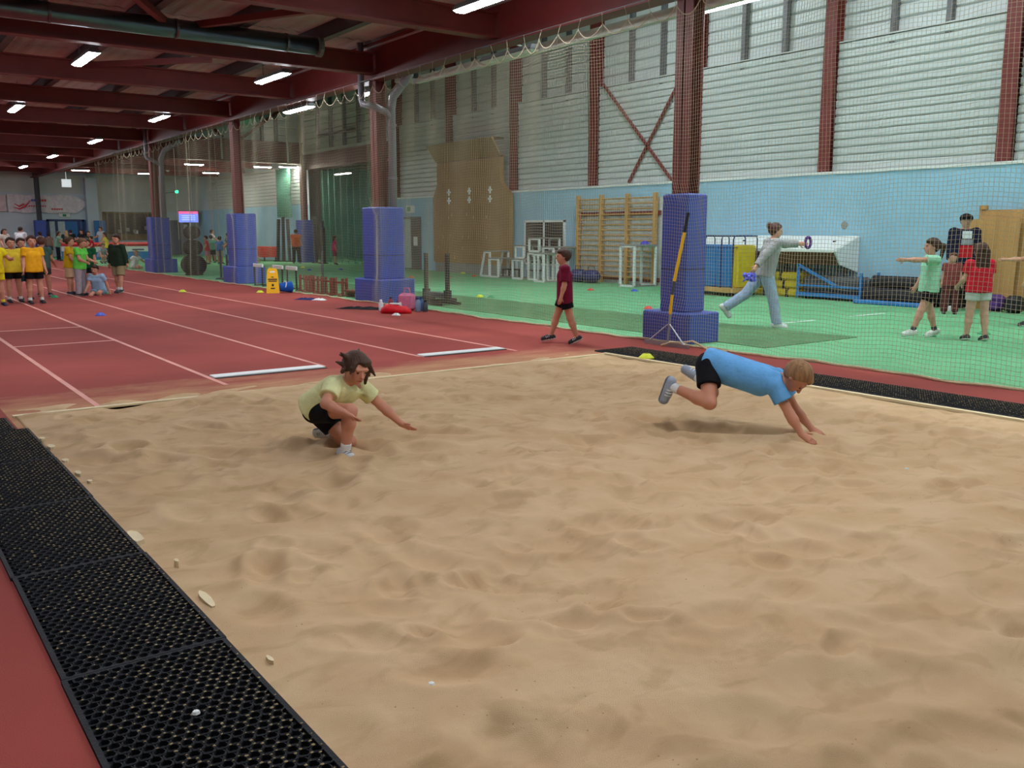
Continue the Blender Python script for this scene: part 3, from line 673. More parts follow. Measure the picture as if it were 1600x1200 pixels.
# ---- climbing board on the right wall
t = thing('climbing_board', 'tall brown climbing board with slanted top and white cross holds', 'climbing board', (XW-0.16, 27.45, 0))
b = MB(); b.prism([(-2.40, 0.36), (2.45, 0.36), (2.5, 0.45), (2.5, 2.75), (2.2, 3.2), (2.2, 3.35), (-1.88, 3.35), (-1.88, 3.2), (-2.42, 2.75)], -0.10, 0.06, 'yz'); b.build('lower_panel', M['board'], t)
for (a, c) in ((-1.88, 0.13), (0.17, 2.2)):
    b = MB(); b.box(-0.10, 0.06, a, c, 3.355, 4.0); b.build('middle_panel', M['board'], t)
    b = MB(); b.prism([(-0.08, 4.03), (-0.12, 4.03), (-0.50, 4.62), (-0.42, 4.64)], a-0.05, c+0.05, 'xz'); b.build('overhang_panel', M['board'], t)
b = MB(); b.box(-0.06, 0.06, -1.95, 2.25, 4.0, 4.04); b.prism([(-0.42, 4.64), (0.06, 4.64), (0.06, 4.58), (-0.42, 4.58)], -1.9, 2.2, 'xz'); b.build('batten', M['brownw'], t)
b = MB(); b.box(-0.06, 0.06, -2.4, 2.45, 0, 0.36); b.build('plinth', M['grey'], t)
for y in (1.35, 0.0, -1.3):
    for z in (2.92, 2.62):
        b = MB(); b.box(-0.125, -0.09, y-0.035, y+0.035, z-0.12, z+0.12); b.box(-0.126, -0.09, y-0.11, y+0.11, z-0.03, z+0.03); b.build('cross_hold', M['white'], t)
for k in range(16):
    y, z = random.uniform(-2.2, 2.2), random.choice((0.55, 0.6, 1.3, 1.35, 2.1, 2.0, 0.9))
    b = MB(); b.box(-0.112, -0.09, y-0.02, y+0.02, z-0.05, z+0.06); b.build('small_hold', M['ply'], t)
# window with grille
b = MB(); b.box(XW-0.04, XW+0.03, 22.38, 24.42, 0.45, 1.84); win = struct('window_1', b, M['dark'])
b = MB()
for (ya, yb, za, zb) in ((22.34, 24.46, 1.80, 1.87), (22.34, 24.46, 0.42, 0.48), (22.34, 22.41, 0.42, 1.87), (24.39, 24.46, 0.42, 1.87), (23.37, 23.43, 0.42, 1.87)): b.box(XW-0.07, XW-0.01, ya, yb, za, zb)
b.build('window_frame', M['white'], win)
for ya in (22.43, 23.45):
    for k in range(15):
        b = MB(); b.box(XW-0.062, XW-0.035, ya, ya+0.93, 0.52+k*0.085, 0.55+k*0.085); b.build('grille_slat', M['dkgrey'], win)
# door and exit sign near the column with bottles
b = MB(); b.box(XW-0.03, XW+0.05, 31.3, 32.75, 0, 2.08); d = struct('door_1', b, M['dkgrey'])
b = MB(); b.box(XW-0.06, XW-0.02, 32.05, 32.7, 0.05, 2.0); b.build('door_leaf', mat('door_pale', (150, 176, 176), 0.5), d)
b = MB(); b.box(XW-0.07, XW-0.02, 31.55, 31.8, 0.95, 1.3); b.build('notice', M['white'], d)
t = thing('exit_sign', 'green and white exit sign on the blue wall above the doorway', 'sign', (XW-0.04, 32.05, 2.38))
b = MB(); b.box(-0.03, 0.04, -0.28, 0.28, -0.14, 0.14); b.build('sign_box', M['white'], t)
b = MB(); b.box(-0.036, -0.028, -0.05, 0.22, -0.09, 0.09); b.build('pictogram', mat('exit_green', (30, 130, 96), 0.5), t)
# ---- wall bars
t = thing('wall_bars', 'pale timber wall bars with four uprights against the white board', 'wall bars', (XW-0.14, 19.9, 0))
b = MB(); b.box(0.10, 0.135, -1.8, 1.75, 0, 2.46); b.build('backing_board', mat('backing_pale', (190, 196, 194), 0.6), t)
for y in (1.68, 0.62, -0.5, -1.62):
    b = MB(); b.box(-0.07, 0.05, y-0.05, y+0.05, 0, 2.58, 0.008); b.build('upright', M['timber'], t)
rg = MB(); rg.tube([(-0.03, -1.65, 0), (-0.03, 1.7, 0)], 0.02, 8); rgm = rg.mesh('rung', M['timber'])
for k in range(16): link('rung', rgm, t, (0, 0, 0.2+k*0.15))
for z in (2.02, 0.16):
    b = MB(); b.box(0.05, 0.10, -1.75, 1.7, z-0.06, z+0.06); b.build('fixing_rail', M['maroon'], t)
# ---- white box frames
def box_frame(x, y, w_, h, d, z, label, taper=0.0, top=True):
    t = thing('box_frame', label, 'frame', (x, y, z), 0, 'white steel jump box frames by the wall')
    for xx, nm in ((0.0, 'front_frame'), (d, 'back_frame')):
        b = MB(); r = 0.028
        A = [(xx, -w_/2, 0.028), (xx, w_/2, 0.028), (xx, w_/2-taper, h), (xx, -w_/2+taper*0, h)]
        for i in range(4): b.bar(A[i], A[(i+1) % 4], 2*r, 2*r)
        b.build(nm, M['white'], t)
    b = MB()
    for yy in (-w_/2, w_/2): b.bar((0, yy, 0.028), (d, yy, 0.028), 0.04, 0.04)
    b.build('rail', M['grey'], t)
    if top:
        b = MB(); b.box(-0.03, d+0.03, -w_/2-0.02, w_/2-taper+0.02, h+0.012, h+0.05); b.build('top_plate', M['grey'], t)
for a in ((17.3, 25.25, 0.55, 0.82, 0.75, 0.004, 'white box frame with one slanted leg at the end of the row', 0.25),
          (17.2, 24.6, 0.5, 0.6, 0.75, 0.004, 'low white box frame beside the one with a slanted leg', 0),
          (17.2, 23.3, 0.5, 0.6, 0.7, 0.004, 'low white box frame with another frame stacked on it', 0),
          (17.3, 22.6, 0.5, 0.82, 0.8, 0.004, 'tall white box frame under the topmost stacked frame', 0),
          (17.3, 22.55, 0.5, 0.40, 0.8, 0.872, 'small white box frame stacked on the tall one, topmost of all', 0),
          (17.25, 23.25, 0.42, 0.38, 0.7, 0.652, 'small white box frame stacked on the low one', 0),
          (17.3, 21.85, 0.5, 1.0, 1.0, 0.004, 'tall white box frame behind another at the wall bars', 0),
          (16.72, 21.55, 0.45, 0.82, 0.5, 0.004, 'white box frame nested before a taller one', 0),
          (17.3, 18.35, 0.55, 1.1, 0.8, 0.004, 'single tall white box frame in front of the wall bars', 0)):
    box_frame(*a[:6], a[6], a[7])
b = MB(); b.lathe([(0.14, 0), (0.14, .02), (0.05, 0.11), (0.04, 0.11)], 12, 'z', (17.9, 18.3, 1.15)); tag(b.build('disc_cone', mat('cone_blueviolet', (74, 70, 190), 0.5)), 'blue-violet cone standing on the single tall white frame', 'cone', 'disc cones')
for (x, y) in ((17.6, 24.2), (17.7, 23.0)):
    t = thing('low_stool', 'low black stool standing between the white box frames', 'stool', (x, y, 0.004), 0, 'black stools among the frames')
    b = MB(); b.box(-0.15, 0.15, -0.3, 0.3, 0.26, 0.3); b.build('seat', M['black'], t)
    for sx in (-0.13, 0.13):
        for sy in (-0.27, 0.27):
            b = MB(); b.box(sx-0.02, sx+0.02, sy-0.02, sy+0.02, 0, 0.265); b.build('leg', M['black'], t)
for (x, y, rr, lab) in ((17.7, 20.9, 0.24, 'dark blue kit bag by the wall bars next to the box frames'), (17.7, 20.3, 0.26, 'dark blue kit bag at the second upright of the wall bars')):
    t = thing('kit_bag', lab, 'bag', (x, y, 0.004), 0.2, 'dark blue kit bags at the wall bars')
    b = MB(); b.loft([[(0.2*s*math.cos(a), -0.27+0.54*k/5, 0.2+0.2*s*math.sin(a)) for a in [2*PI*j/10 for j in range(10)]] for k, s in enumerate((.5, .95, 1, 1, .95, .5))]); b.build('bag_body', M['navy'], t, smooth=True)
    b = MB(); b.tube([(0, -.12, .39), (0, -.1, .5), (0, .1, .5), (0, .12, .39)], 0.012, 5); b.build('handle', M['black'], t)
# ---- mats on a trolley
t = thing('mat_trolley', 'navy tubular trolley with arched ends holding upright gym mats', 'trolley', (16.99, 15.0, 0.004))
b = MB(); b.box(-0.45, 0.45, -1.0, 1.0, 0.10, 0.2); b.build('deck', M['timber'], t)
for y in (-0.95, -0.6, -0.1, 0.35, 0.7, 0.97):
    b = MB(); b.tube([(-0.42, y, 0.15), (-0.42, y, 1.33), (-0.38, y, 1.4), (0.38, y, 1.4), (0.42, y, 1.33), (0.42, y, 0.15)], 0.018, 6); b.build('hoop', M['navy'], t)
b = MB(); b.tube([(-0.42, -0.95, 1.4), (-0.42, 0.95, 1.4)], 0.018, 6); b.tube([(0.42, -0.95, 1.4), (0.42, 0.95, 1.4)], 0.018, 6); b.build('top_rail', M['navy'], t)
for (x, y) in ((-.38, -.9), (.38, -.9), (-.38, .9), (.38, .9)):
    b = MB(); b.lathe([(0.05, -.02), (0.055, 0), (0.05, .02)], 10, 'y', (x, y, 0.055)); b.build('wheel', M['black'], t)
for (ya, yb, c, lab) in ((15.95, 16.52, 'matblue', 'upright blue gym mat next to the red strip on the trolley'), (15.25, 15.93, 'matblue', 'upright blue gym mat with pale scuffs in the middle of the trolley'), (14.78, 15.23, 'matblue', 'upright blue gym mat next to the yellow one'), (14.58, 14.76, 'yellow', 'upright yellow gym mat at the end of the trolley')):
    t = thing('gym_mat', lab, 'mat', (16.82, (ya+yb)/2-.55, 0.2), 0, 'upright mats on the trolley'); h = (yb-ya)/2
    b = MB(); b.box(-0.1, 0.55, -h, h, 0.0, 1.0, 0.03); b.build('mat_body', M[c], t)
    b = MB(); b.box(-0.105, -0.095, -h*.9, h*.9, 0.93, 0.945); b.build('seam', M['navy'], t)
    if ya == 15.95:
        b = MB(); b.box(-0.107, -0.09, -0.07, 0.07, 0.0, 1.0); b.build('red_strip', M['red'], t)
# ---- white topped store shelter
t = thing('storage_shelter', 'storage shelter with sloping white lid and brown front board along the blue wall', 'shelter', (17.9, 14.1, 0.004))
b = MB(); b.prism([(-0.42, 1.05), (0.47, 1.36), (0.47, 1.41), (-0.42, 1.11)], -2.1, 2.5, 'xz'); b.build('lid', M['white'], t)
b = MB(); b.prism([(-0.42, 1.05), (-0.36, 1.05), (-0.18, 0.78), (-0.22, 0.76)], -2.05, 2.45, 'xz'); b.build('front_board', M['brownw'], t)
b = MB(); b.prism([(-0.42, 1.08), (0.47, 1.4), (0.47, 0.6), (-0.2, 0.78)], -2.12, -2.08, 'xz'); b.build('end_panel', M['white'], t)
for y in (-1.9, -0.3, 2.3):
    b = MB(); b.box(0.3, 0.36, y-0.03, y+0.03, 0, 1.3); b.build('post', M['steel_grey'], t)
b = MB(); b.tube([(-0.27, -0.15, 0.0), (-0.27, -0.15, 0.74)], 0.028, 6)
for z in (0.25, 0.45, 0.68): b.tube([(-0.27, -0.45, z+0.1), (-0.27, -0.15, z), (-0.27, 0.15, z+0.1)], 0.014, 5)
b.build('peg_post', M['dkgrey'], t)
for y in (0.8, -1.75):
    b = MB(); b.box(0.05, 0.09, y-0.03, y+0.03, 1.23, 1.30); b.build('latch', M['black'], t)
for k in range(3):
    t = thing('folded_mat', ['yellow folded mat at the bottom of the pile under the white lid', 'yellow folded mat in the middle of the pile under the white lid', 'yellow folded mat on top of the pile under the white lid'][k], 'mat', (17.9, 13.7, 0.004+k*0.19), 0, 'yellow folded mats')
    b = MB(); b.box(-0.22, 0.22, -0.65, 0.75, 0, 0.188, 0.05); b.build('mat_body', M['yellow'], t)
    for y in (-0.35+0.1*k, 0.3-0.12*k):
        b = MB(); b.box(-0.226, 0.226, y-0.03, y+0.03, 0.0, 0.19); b.build('strap', M['black'], t)
t = thing('equipment_cage', 'blue framed equipment cage filled with dark kit beside the yellow mats', 'cage', (17.9, 12.15, 0.004))
b = MB()
for (xa, ya) in ((-.35, -.8), (.3, -.8), (-.35, .8), (.3, .8)): b.box(xa-.025, xa+.025, ya-.025, ya+.025, 0.03, 0.78 if ya > 0 else 0.62)
b.build('upright', M['matblue'], t)
b = MB(); b.bar((-.35, .8, .75), (-.35, -.2, .32), .05, .05); b.bar((-.35, -.8, .3), (-.35, .8, .3), .04, .04); b.box(-.38, .33, -.83, .83, 0.06, 0.14); b.build('rail', M['matblue'], t)
b = MB(); b.box(-.3, .28, -.75, .75, .14, .52, .08); b.build('dark_kit', M['dkgrey'], t)
for y in (-.6, .6):
    b = MB(); b.lathe([(0.03, -.02), (0.03, .02)], 8, 'y', (-.3, y, 0.03)); b.build('wheel', M['black'], t)
for i, (x, y, r, l, z, lab) in enumerate(((17.55, 10.45, 0.17, 1.5, 0.174, 'long black rolled mat on the turf before the blue cage'), (17.9, 10.45, 0.17, 1.5, 0.174, 'long black rolled mat lying against the blue wall'), (17.72, 10.45, 0.15, 1.4, 0.44, 'black rolled mat resting on two others by the wall'))):
    t = thing('rolled_mat', lab, 'mat', (x, y, z), 0, 'black rolled mats'); b = MB(); b.tube([(0, -l/2, 0), (0, l/2, 0)], r, 16); b.build('roll', M['rubber'], t)
    b = MB(); b.lathe([(r*.6, -l/2-.006), (r*.55, -l/2-.002), (r*.2, -l/2-.006)], 14, 'y'); b.build('roll_end', M['dkgrey'], t)
b = MB(); b.box(17.2, 17.35, 9.7, 11.3, 0.004, 0.09, 0.02); tag(b.build('blue_beam', M['matblue']), 'low blue beam lying in front of the black rolls', 'beam')
t = thing('holdall', 'black holdall on the end of the black rolled mats behind the mint girl', 'bag', (17.75, 9.43, 0.004)); b = MB()
b.loft([[(0.22*s*math.cos(a), -0.25+0.5*k/5, 0.44+0.28*s*math.sin(a)) for a in [2*PI*j/10 for j in range(10)]] for k, s in enumerate((.5, .9, 1, 1, .9, .5))]); b.build('bag_body', M['black'], t, smooth=True)
b = MB(); b.box(-.2, .2, -.2, .2, 0, .3, .05); b.build('bag_base', M['black'], t)
for (y0, y1, h, x, lab) in ((7.0, 9.25, 1.93, 18.2, 'broad plywood sheet standing against the blue wall'), (8.4, 9.42, 1.75, 18.08, 'narrower plywood sheet leaning in front of the broad one')):
    b = MB(); b.prism([(x-0.1, 0.004), (x-0.06, 0.004), (x+0.02, h), (x-0.02, h)], y0, y1, 'xz'); tag(b.build('plywood_sheet', M['ply']), lab, 'sheet', 'plywood sheets at the wall')
b = MB(); b.box(18.13, 18.23, 9.1, 9.24, 1.93, 2.02, .01); tag(b.build('wood_block', M['ply']), 'small wooden block on top of the plywood sheets', 'block')
for (x, y, m_, lab) in ((17.7, 8.55, 'purple', 'dark purple rucksack on turf at the plywood sheets'), (17.6, 8.15, 'black', 'black rucksack on turf at the plywood sheets')):
    t = thing('rucksack', lab, 'bag', (x, y, 0.004)); b = MB(); b.box(-.13, .13, -.17, .17, 0, .32, .07); b.build('bag_body', M[m_], t); b = MB(); b.box(-.18, -.12, -.12, .12, .04, .18, .02); b.build('pocket', M[m_], t)

# ---- small kit along the net
t = thing('wet_floor_sign', 'yellow folding wet floor sign with black print by the blue bucket', 'sign', (8.50, 21.75, 0), -0.38)
for s_ in (-1, 1):
    b = MB(); b.prism([(-0.16, 0.0), (0.16, 0.0), (0.125, 0.56), (0.09, 0.62), (-0.09, 0.62), (-0.125, 0.56)], -0.012, 0.012, 'xz')
    o = b.build('sign_panel', M['sign_y'], t, (0, s_*0.13, 0)); o.rotation_euler = (s_*0.2, 0, 0)
    if s_ == -1:
        for (z, ww, hh) in ((0.53, 0.06, 0.035), (0.40, 0.03, 0.02), (0.345, 0.11, 0.03), (0.30, 0.10, 0.025), (0.20, 0.025, 0.06), (0.12, 0.05, 0.03)):
            p = MB(); p.box(-ww, ww, -0.016, -0.010, z-hh/2, z+hh/2); p.build('print_block', M['white'] if z == .53 else M['black'], o)
t = thing('bucket', 'blue bucket with a white handle tipped beside the wet floor sign', 'bucket', (8.78, 21.65, 0.14))
b = MB(); b.lathe([(0.10, -0.15), (0.135, 0.13), (0.145, 0.13), (0.145, 0.155), (0.125, 0.155), (0.09, -0.12)], 18, 'x'); b.build('bucket_body', M['bucket'], t, smooth=True)
b = MB(); b.tube([(-0.05+0.06*math.sin(a), -0.145*math.cos(a), 0.15*math.sin(a)-0.0) for a in [PI*k/10 for k in range(11)]], 0.011, 6); b.build('bail_handle', M['white'], t)
def hurdle(x, y, wd, h, top, leg, label, grp, rz=0):
    t = thing('hurdle', label, 'hurdle', (x, y, 0.004), rz, grp)
    b = MB(); b.box(-0.02, 0.02, -wd/2, wd/2, h-0.10, h, 0.008); b.build('top_board', top, t)
    for s_ in (-1, 1):
        b = MB(); b.box(-0.018, 0.018, s_*wd*.42-0.018, s_*wd*.42+0.018, 0.03, h-0.05); b.box(-0.02, 0.32, s_*wd*.42-0.02, s_*wd*.42+0.02, 0.0, 0.03); b.build('leg', leg, t)
for k, (x, y) in enumerate(((9.25, 24.7), (9.26, 23.3), (9.27, 22.4))): hurdle(x, y, 0.7, 0.62, M['white'], M['black'], 'white topped hurdle with black legs behind the wet floor sign', 'white hurdles at the net')
for k, (x, y) in enumerate(((9.35, 21.7), (9.37, 21.12), (9.35, 20.33), (9.34, 19.76))):
    t = thing('wooden_hurdle', 'low brown wooden hurdle on the turf edge between sign and bottle pad', 'hurdle', (x, y, 0.004), 0.1*k, 'brown wooden hurdles')
    for s_ in (-1, 1):
        b = MB()
        for q in (-.06, .06): b.box(q-.025, q+.025, s_*.2-.025, s_*.2+.025, .03, .42)
        b.box(-.2, .2, s_*.2-.03, s_*.2+.03, 0, .03); b.build('leg_pair', mat('red_brown', (130, 62, 48), 0.6), t)
    b = MB(); b.box(-.02, .02, -.25, .25, .3, .34); b.build('cross_bar', mat('red_brown', (130, 62, 48), 0.6), t)
b = MB(); b.tube([(9.38, 20.73, 0), (9.38, 20.73, 1.05)], 0.028, 8); b.lathe([(0.10, 0.004), (0.10, .03), (.03, .05)], 12, 'z', (9.38, 20.73, 0)); tag(b.build('marker_post', M['dkgrey']), 'dark upright marker post among the brown hurdles', 'post')
t = thing('low_bench', 'low dark timber bench frame at the net before the bottle pad', 'bench', (9.42, 18.98, 0.004))
b = MB(); b.box(-.12, .12, -.4, .4, .12, .17); b.build('seat', M['brownw'], t)
for y in (-.33, .33):
    b = MB(); b.box(-.1, .1, y-.03, y+.03, 0, .125); b.build('leg', M['brownw'], t)
for (y, h) in ((18.95, .55), (18.7, .62), (18.5, .45)):
    b = MB(); b.box(9.75, 9.82, y-.035, y+.035, 0.012, h); b.box(9.68, 9.9, y-.08, y+.08, 0.012, .04); tag(b.build('short_post', M['brownw']), 'short brown post standing beside the bottle pad', 'post', 'short posts by the bottle pad')
t = thing('training_sled', 'black steel training sled with two tall posts beside the bottles', 'sled', (9.95, 16.2, 0.012))
for (y, nm) in ((0.55, 'tall_post'), (-0.3, 'tall_post')):
    b = MB(); b.box(-.035, .035, y-.035, y+.035, 0.05, 1.05); b.box(-.06, .06, y-.06, y+.06, 0.05, .3); b.build(nm, M['black'], t)
b = MB()
for x in (-.25, .2): b.box(x-.03, x+.03, -.45, .95, 0.0, .06)
b.build('runner', M['black'], t)
for y in (.55, -.3):
    b = MB(); b.box(-.25, .2, y-.04, y+.04, .06, .14); b.build('cross_member', M['black'], t)
b = MB(); b.box(-.1, .1, -.25, .5, .14, .24); b.build('weight_tray', M['dkgrey'], t)
# bottles and bags at the pad
def bottle(x, y, c, h, r, label, cap=(230, 230, 230)):
    t = thing('water_bottle', label, 'bottle', (x, y, 0), 0, 'bottles at the foot of the pad')
    b = MB(); b.lathe([(r*.9, 0), (r, .01), (r, h*.68), (r*.5, h*.82), (r*.5, h*.86)], 12); b.build('bottle_body', mat('bottle_%d_%d_%d' % c, c, 0.3, 0, 0.1, 10), t, smooth=True)
    b = MB(); b.lathe([(r*.6, h*.84), (r*.6, h*.96), (r*.35, h)], 10); b.build('cap', mat('cap_%d_%d_%d' % cap, cap, 0.4), t)
bottle(8.22, 15.55, (222, 226, 230), .22, .045, 'white water bottle beside the red bag')
bottle(8.62, 15.9, (150, 60, 70), .24, .05, 'dark red water bottle behind the red bag', (40, 40, 50))
bottle(8.72, 15.75, (110, 80, 120), .25, .045, 'purple water bottle between red bottle and pink bag', (120, 60, 140))
bottle(8.75, 15.05, (120, 140, 170), .28, .055, 'grey blue water bottle beside the pink bag', (50, 70, 120))
bottle(8.85, 14.95, (64, 70, 78), .22, .05, 'dark grey water bottle next to the sled', (20, 20, 20))
bottle(8.9, 15.2, (60, 90, 140), .27, .05, 'blue water bottle behind the grey blue one', (30, 60, 110))
bottle(8.45, 15.2, (210, 205, 200), .18, .035, 'small pale bottle between red and pink bags', (220, 220, 220))
t = thing('pink_bag', 'pink patterned bag with a loop handle among the bottles', 'bag', (8.68, 15.35, 0), 0.6)
b = MB(); b.box(-.08, .08, -.17, .17, 0, .34, .05); b.build('bag_body', M['pink'], t); b = MB(); b.tube([(0, -.07, .33), (0, -.05, .43), (0, .05, .43), (0, .07, .33)], .014, 6); b.build('loop_handle', M['pink'], t)
t = thing('red_bag', 'bright red drawstring bag lying flat in front of the bottles', 'bag', (8.22, 14.95, 0), -0.75)
b = MB(); b.loft([[(-.28+.56*k/6, .13*s*math.cos(a), .08*s+.10*s*math.sin(a)) for a in [2*PI*j/10 for j in range(10)]] for k, s in enumerate((.55, 1, 1.05, .9, .8, .75, .4))]); b.build('bag_body', mat('bag_red', (214, 24, 40), 0.5, 0, .1, 12, .3, 14), t, smooth=True)
b = MB(); b.box(-.12, .05, -.05, .08, .168, .19); b.build('label_patch', M['white'], t)
def cloth(name, x, y, rz, rx, ry, m_, label):
    n = 14; vs = []; fs = []
    for j in range(n+1):
        for i in range(n+1):
            a, c = i/n*2-1, j/n*2-1; k = 1-max(abs(a), abs(c))**3
            vs.append((rx*a*(1+.15*math.sin(5*c)), ry*c*(1+.2*math.sin(4*a)), 0.006+0.05*k*(0.6+0.4*math.sin(7*a+3)*math.cos(6*c))))
    for j in range(n):
        for i in range(n): q_ = j*(n+1)+i; fs.append((q_, q_+1, q_+n+2, q_+n+1))
    b = MB(); b.add(vs, fs); o = b.build(name, m_, None, (x, y, 0), rz, True); return tag(o, label, 'clothing')
cloth('dropped_jacket', 8.15, 16.2, -0.9, .45, .16, fabric((24, 24, 28)), 'black jacket dropped on the track beside the white bottle')
cloth('dropped_jumper', 8.25, 19.1, -0.9, .25, .12, fabric((34, 44, 92)), 'navy jumper dropped on the track near the low bench')
cloth('dropped_shirt', 8.42, 18.8, -0.9, .14, .08, M['white'], 'white top dropped beside the navy jumper')
cloth('tissue_paper', 8.0, 14.55, -0.9, .07, .04, M['white'], 'crumpled white paper on the track in front of the red bag')
for (x, y, z) in ((0.75, 2.72, 0.02), (1.45, 2.45, 0.03), (5.35, 3.05, 0.03)):
    b = MB(); b.lathe([(0.003, 0), (0.014, .004), (0.010, .012), (.002, .014)], 7); o = b.build('paper_scrap', M['white'], None, (x, y, z-.004 if x < 1 else sand_z(x, y)-.002)); tag(o, ['white paper scrap on the black rubber mat', 'white paper scrap on the sand near the rubber mats', 'white paper scrap on the sand in front of the diving boy'][0 if x < 1 else 1 if x < 2 else 2], 'scrap')

# ---- weight rack by the far column
t = thing('weight_rack', 'black weight plate rack standing at the net by the far column', 'rack', (9.75, 32.2, 0.004))
b = MB(); b.box(-.04, .04, -.04, .04, 0, 1.62); b.build('mast', M['black'], t)
b = MB(); b.box(-.3, .3, -.04, .04, 0, .06); b.box(-.04, .04, -.4, .4, 0, .06); b.build('foot', M['black'], t)
pegs = [(.35, .36), (.35, -.36), (.95, .3), (.95, -.3), (1.47, .25), (1.47, -.25)]
for z, y in pegs:
    b = MB(); b.tube([(0, 0, z), (0, y, z)], .022, 6); b.build('peg', M['chrome'], t)
pm_ = {}
for r in (.34, .26, .22):
    b = MB(); b.lathe([(.03, -.03), (r*.5, -.03), (r*.55, -.018), (r*.85, -.018), (r*.88, -.03), (r, -.025), (r, .025), (r*.88, .03), (r*.55, .018), (.03, .03)], 24, 'x'); pm_[r] = b.mesh('weight_plate', M['rubber'])
for (z, y), r in zip(pegs, (.34, .34, .26, .26, .22, .22)):
    for k in (0, 1):
        o = link('weight_plate', pm_[r], None, (9.75, 32.2+y*(.45+.5*k), .004+z)); o.rotation_euler = (0, 0, PI/2); tag(o, {.34: 'large black weight plate on the bottom peg of the rack', .26: 'black weight plate on a middle peg of the rack', .22: 'small black weight plate on a top peg of the rack'}[r], 'weight plate', 'weight plates on the rack')
for (y, h) in ((28.9, .95), (28.3, .8), (27.6, .95)):
    b = MB(); b.tube([(9.6, y, 0), (9.6, y, h)], .035, 8); b.lathe([(.18, .004), (.18, .04), (.04, .06)], 12, 'z', (9.6, y, 0)); tag(b.build('steel_post', M['dkgrey']), 'dark steel post between the weight rack and the far pad', 'post', 'steel posts near the weight rack')

# ---- recess: curtains, rigs, table
def sheer(m_, a):
    N, L = nodes(m_); out = N['Material Output']; bs = N['Principled BSDF']; tr = N.new('ShaderNodeBsdfTransparent'); mx = N.new('ShaderNodeMixShader')
    mx.inputs[0].default_value = a; L.new(tr.outputs[0], mx.inputs[1]); L.new(bs.outputs[0], mx.inputs[2]); L.new(mx.outputs[0], out.inputs['Surface'])
sheer(M['teal'], 0.45)
def curtain(pts, z0, z1, m_, label, amp=0.10):
    b = MB(); n = 60; r0 = []; P_ = [Vector(p) for p in pts]
    vs = []; fs = []
    for k in range(n+1):
        s_ = k/n*(len(P_)-1); i = min(int(s_), len(P_)-2); p = P_[i].lerp(P_[i+1], s_-i); d = (P_[i+1]-P_[i]).normalized(); nn = Vector((-d.y, d.x))
        o_ = amp*math.sin(k*1.25)
        for z, q_ in ((z0, 1.0), (z1, .8)): vs.append((p.x+nn.x*o_*q_, p.y+nn.y*o_*q_, z))
    for k in range(n): fs.append((2*k, 2*k+2, 2*k+3, 2*k+1))
    b.add(vs, fs); o = b.build('net_curtain', m_, None, smooth=True)
    md = o.modifiers.new('thick', 'SOLIDIFY'); md.thickness = 0.006
    return tag(o, label, 'curtain')
curtain([(18.85, 33.8), (18.85, 41.6)], 0.02, 4.42, M['teal'], 'sheer green curtain hanging across the recess behind the bottle pad')
curtain([(18.0, 43.2), (18.1, 45.2)], 2.2, 4.6, M['teal'], 'short green curtain bundled left of the padded post', .08)
b = MB(); b.box(20.0, 21.2, 36.2, 36.4, 0, 1.9); tag(b.build('dark_doorway_slab', M['dkgrey']), 'dark slab standing in for the dark doorway inside the recess', 'screen')  # dark slab added in place of a doorway's dark opening
b = MB(); hcol(b, 18.25, 42.2, 0, 4.75, .26, .26); tag(b.build('steel_column', M['maroon']), 'maroon column carrying the gable beam at the recess', 'column', 'columns along the net line')
t = thing('column_pad', 'blue pad round the column at the recess beside the orange vest', 'pad', (18.25, 42.2, 0), 0, 'blue pads round the columns')
b = MB(); sleeve_pad(b, (-.32, .32, -.36, .36), 0, 2.05, .03); b.build('pad_sleeve', M['pad'], t)
for (x, y, h, lean) in ((17.6, 44.2, 2.1, -.3), (17.75, 43.8, 2.2, -.1), (17.9, 43.4, 2.1, .1), (18.2, 40.9, 2.2, .1), (18.2, 40.2, 2.0, -.1), (18.1, 39.78, 1.7, -.02)):
    b = MB(); b.bar((x, y, 0.004), (x, y+lean, h), .12, .14); b.bar((x-.2, y, .02), (x+.2, y, .02), .1, .06); tag(b.build('rig_post', M['dkgrey']), 'dark rig post leaning in the cluster round the padded recess column', 'post', 'dark rig posts at the recess')
t = thing('covered_table', 'table under a red cloth near the far doorway', 'table', (17.55, 45.9, .004))
b = MB(); b.box(-.35, .35, -.9, .9, .68, .72); b.build('tabletop', M['brownw'], t)
b = MB(); b.loft([[(-.37, -.92, .73), (.37, -.92, .73), (.37, .92, .73), (-.37, .92, .73)], [(-.4, -.95, .70), (.4, -.95, .70), (.4, .95, .70), (-.4, .95, .70)], [(-.44, -1.0, .2), (.44, -1.0, .2), (.44, 1.0, .2), (-.44, 1.0, .2)]]); b.build('red_cloth', mat('cloth_red', (204, 58, 52), .8, 0, .15, 6), t)
for sx in (-.3, .3):
    for sy in (-.8, .8):
        b = MB(); b.box(sx-.03, sx+.03, sy-.03, sy+.03, 0, .69); b.build('leg', M['dkgrey'], t)

# ---- far wall fittings
def wall_panel(name, x0, x1, z0, z1, m_, lab=None, cat=None, d=0.05, grp=None):
    b = MB(); b.box(x0, x1, YF-d, YF-.04 if lab else YF+0.01, z0, z1); o = b.build(name, m_)
    return tag(o, lab, cat, grp) if lab else o
d = wall_panel('door_2', 17.1, 18.3, 0, 2.2, M['door']); d['kind'] = 'structure'
b = MB(); b.box(17.95, 18.2, YF-.07, YF-.05, 1.6, 1.95); b.build('notice', M['white'], d)
b = MB(); b.box(17.68, 17.72, YF-.06, YF-.045, 0, 2.15); b.build('door_gap', M['dark'], d)
b = MB(); b.box(XW-0.05, XW+0.02, 49.6, 51.9, 0, 2.1); d = struct('door_3', b, M['dkgrey']); b = MB(); b.box(XW-0.07, XW-.03, 50.75, 51.8, 0, 2.0); b.build('door_leaf', M['grey'], d)
